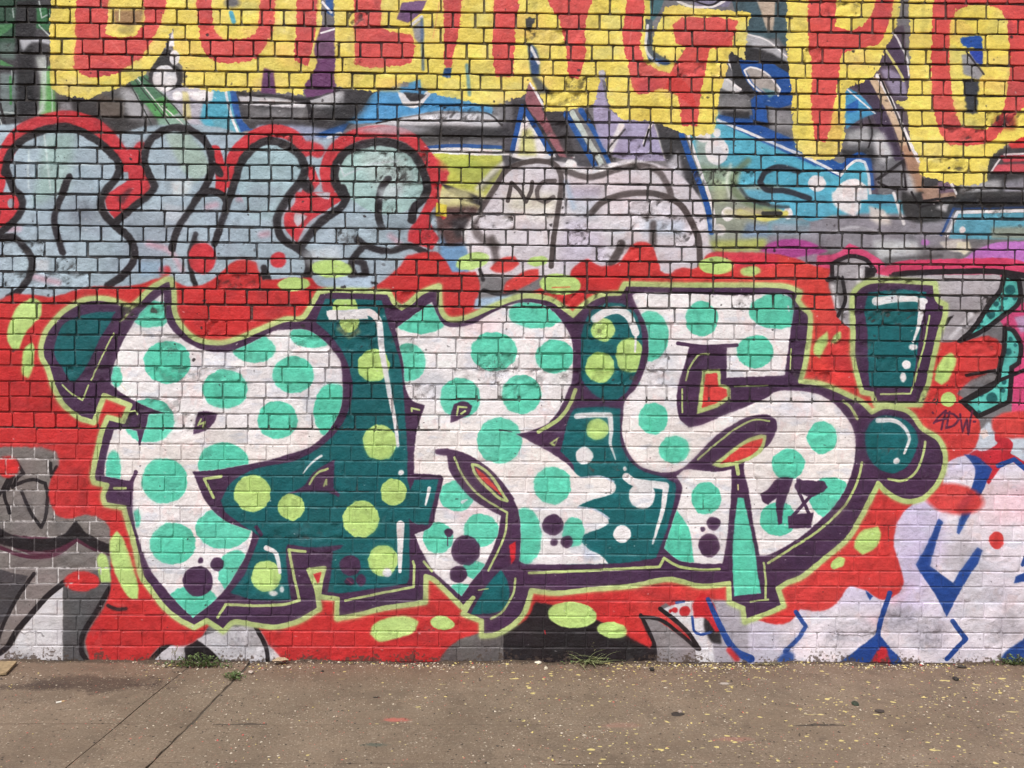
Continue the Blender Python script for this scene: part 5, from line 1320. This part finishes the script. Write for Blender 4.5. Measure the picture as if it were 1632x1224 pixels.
# round metal cap, domed with a crimped rim
def lathe(prof, n, crimp=0.0):
    V, F = [], []
    for i in range(n):
        a = 2 * math.pi * i / n
        for k, (rr, z) in enumerate(prof):
            q = rr * (1 + (crimp * (i % 2) if k == 0 else 0))
            V.append((q * math.cos(a), q * math.sin(a), z))
    m_ = len(prof)
    for i in range(n):
        for k in range(m_ - 1):
            a, b = i * m_ + k, ((i + 1) % n) * m_ + k
            F.append((a, b, b + 1, a + 1))
    V.append((0, 0, prof[-1][1])); c = len(V) - 1
    for i in range(n): F.append((i * m_ + m_ - 1, ((i + 1) % n) * m_ + m_ - 1, c))
    return V, F
V, F = lathe([(.0165, 0), (.0155, .004), (.014, .0066), (.010, .0078)], 42, .07)
cap = obj('bottle_cap', V, F, simple('green_metal', (.035, .05, .032), .35, .4, 200))
gx_, gy_ = ground_pt(1363, 1123); cap.location = (gx_, gy_, .004); cap.rotation_euler = (.25, .1, 0)
tag(cap, 'dark green round bottle cap on the yellow splashed concrete', 'bottle cap', kind='thing')

# cigarette end: paper tube, tan filter
cig = bpy.data.objects.new('cigarette_butt', None); COL.objects.link(cig)
gx_, gy_ = ground_pt(94, 1121); cig.location = (gx_, gy_, .0055); cig.rotation_euler = (0, math.radians(90), math.radians(35))
tag(cig, 'white cigarette end lying on the left concrete slab', 'cigarette butt', kind='thing')
def tube(name, r_, z0, z1, mt):
    V, F = lathe([(r_ * .9, z0), (r_, z0 + .0005), (r_, z1 - .0005), (r_ * .9, z1)], 12)
    V.append((0, 0, z0)); c = len(V) - 1
    for i in range(12): F.append((((i + 1) % 12) * 4, i * 4, c))
    return obj(name, V, F, mt, cig)
tube('paper', .0042, -.012, .010, simple('cigarette_paper', (.78, .74, .66), .8, .08, 200))
tube('filter', .0041, .0102, .022, simple('cigarette_filter', (.55, .36, .18), .8, .2, 200))

# dry curled leaf
V, F = [], []
for i in range(9):
    t = i / 8
    w = .018 * math.sin(math.pi * min(1, t * 1.02 + .02)) ** .8 + .0008
    for q in (-1, -.5, 0, .5, 1):
        V.append(((t - .5) * .085, q * w, .004 + .008 * abs(q) ** 1.5 + .006 * math.sin(t * 3.1) + .002 * math.sin(t * 14 + q * 3)))
for i in range(8):
    for q in range(4):
        a = i * 5 + q; F.append((a, a + 5, a + 6, a + 1))
lf = obj('dry_leaf', V, F, simple('leaf_litter', TAN, .8, .35, 120), smooth=True)
gx_, gy_ = ground_pt(443, 1064); lf.location = (gx_, -.035, .012); lf.rotation_euler = (.2, 0, .15)
tag(lf, 'curled tan dry leaf lying at the foot of the red paint', 'leaf', kind='thing')

# offcut of thin board at the left edge
p0, p1, p2, p3 = [ground_pt(*q) for q in ((-34, 1060), (27, 1060), (10, 1077), (-40, 1082))]
th = .012
V = []
for zz in (.004, .004 + th):
    for q in (p3, p2, p1, p0): V.append((q[0], q[1], zz + (.006 if q in (p1, p0) else 0)))
F = [(3, 2, 1, 0), (4, 5, 6, 7), (0, 1, 5, 4), (1, 2, 6, 5), (2, 3, 7, 6), (3, 0, 4, 7)]
bd = obj('board_offcut', V, F, simple('weathered_board', (.30, .215, .12), .8, .25, 40))
bv = bd.modifiers.new('bevel', 'BEVEL'); bv.width = .0015; bv.segments = 2
tag(bd, 'flat tan board offcut lying against the wall at the left edge', 'board', kind='thing')

# loose grit, paint chips and dust banked at the wall foot: nobody could count it
r = random.Random(77)
V, F = [], []
MI = []
for k in range(5200):
    far = r.random()
    y = -.012 - abs(r.gauss(0, .05)) if far < .5 else -r.uniform(.02, 1.2)
    x = r.uniform(-3.4, 3.4)
    if x < -1.3 and r.random() < .35: y = -abs(r.gauss(.18, .12)) - .012
    s = r.choice((.0016, .002, .0024, .003, .0042)) * (1.25 if y > -.08 else 1) * r.uniform(.7, 1.3)
    z = bank(x, y)
    b = len(V)
    a0 = r.uniform(0, 6.28)
    n = r.choice((3, 4, 5))
    st = r.uniform(1, 2.2)
    for i in range(n):
        a = a0 + 6.28 * i / n + r.uniform(-.25, .25)
        dx, dy = math.cos(a) * s * st, math.sin(a) * s
        V.append((x + dx * math.cos(a0) - dy * math.sin(a0), y + dx * math.sin(a0) + dy * math.cos(a0), z - .001))
    V.append((x, y, z + s * r.uniform(.35, .9)))
    q = r.random()
    mi = 0 if q < .42 else 1 if q < .62 else 2 if q < .74 else 3 if q < .78 else 4
    if x > .2 and r.random() < .25: mi = 2
    for i in range(n):
        F.append((b + i, b + (i + 1) % n, b + n)); MI.append(mi)
gr = obj('grit', V, F)
for c in ((.60, .52, .41), (.24, .18, .14), (.62, .50, .18), (.55, .10, .09), (.05, .04, .035)):
    gr.data.materials.append(simple('grit_%d' % len(gr.data.materials), c, .85, .25, 120))
gr.data.polygons.foreach_set('material_index', MI)
tag(gr, 'loose grit and paint chips strewn over the concrete', kind='stuff')
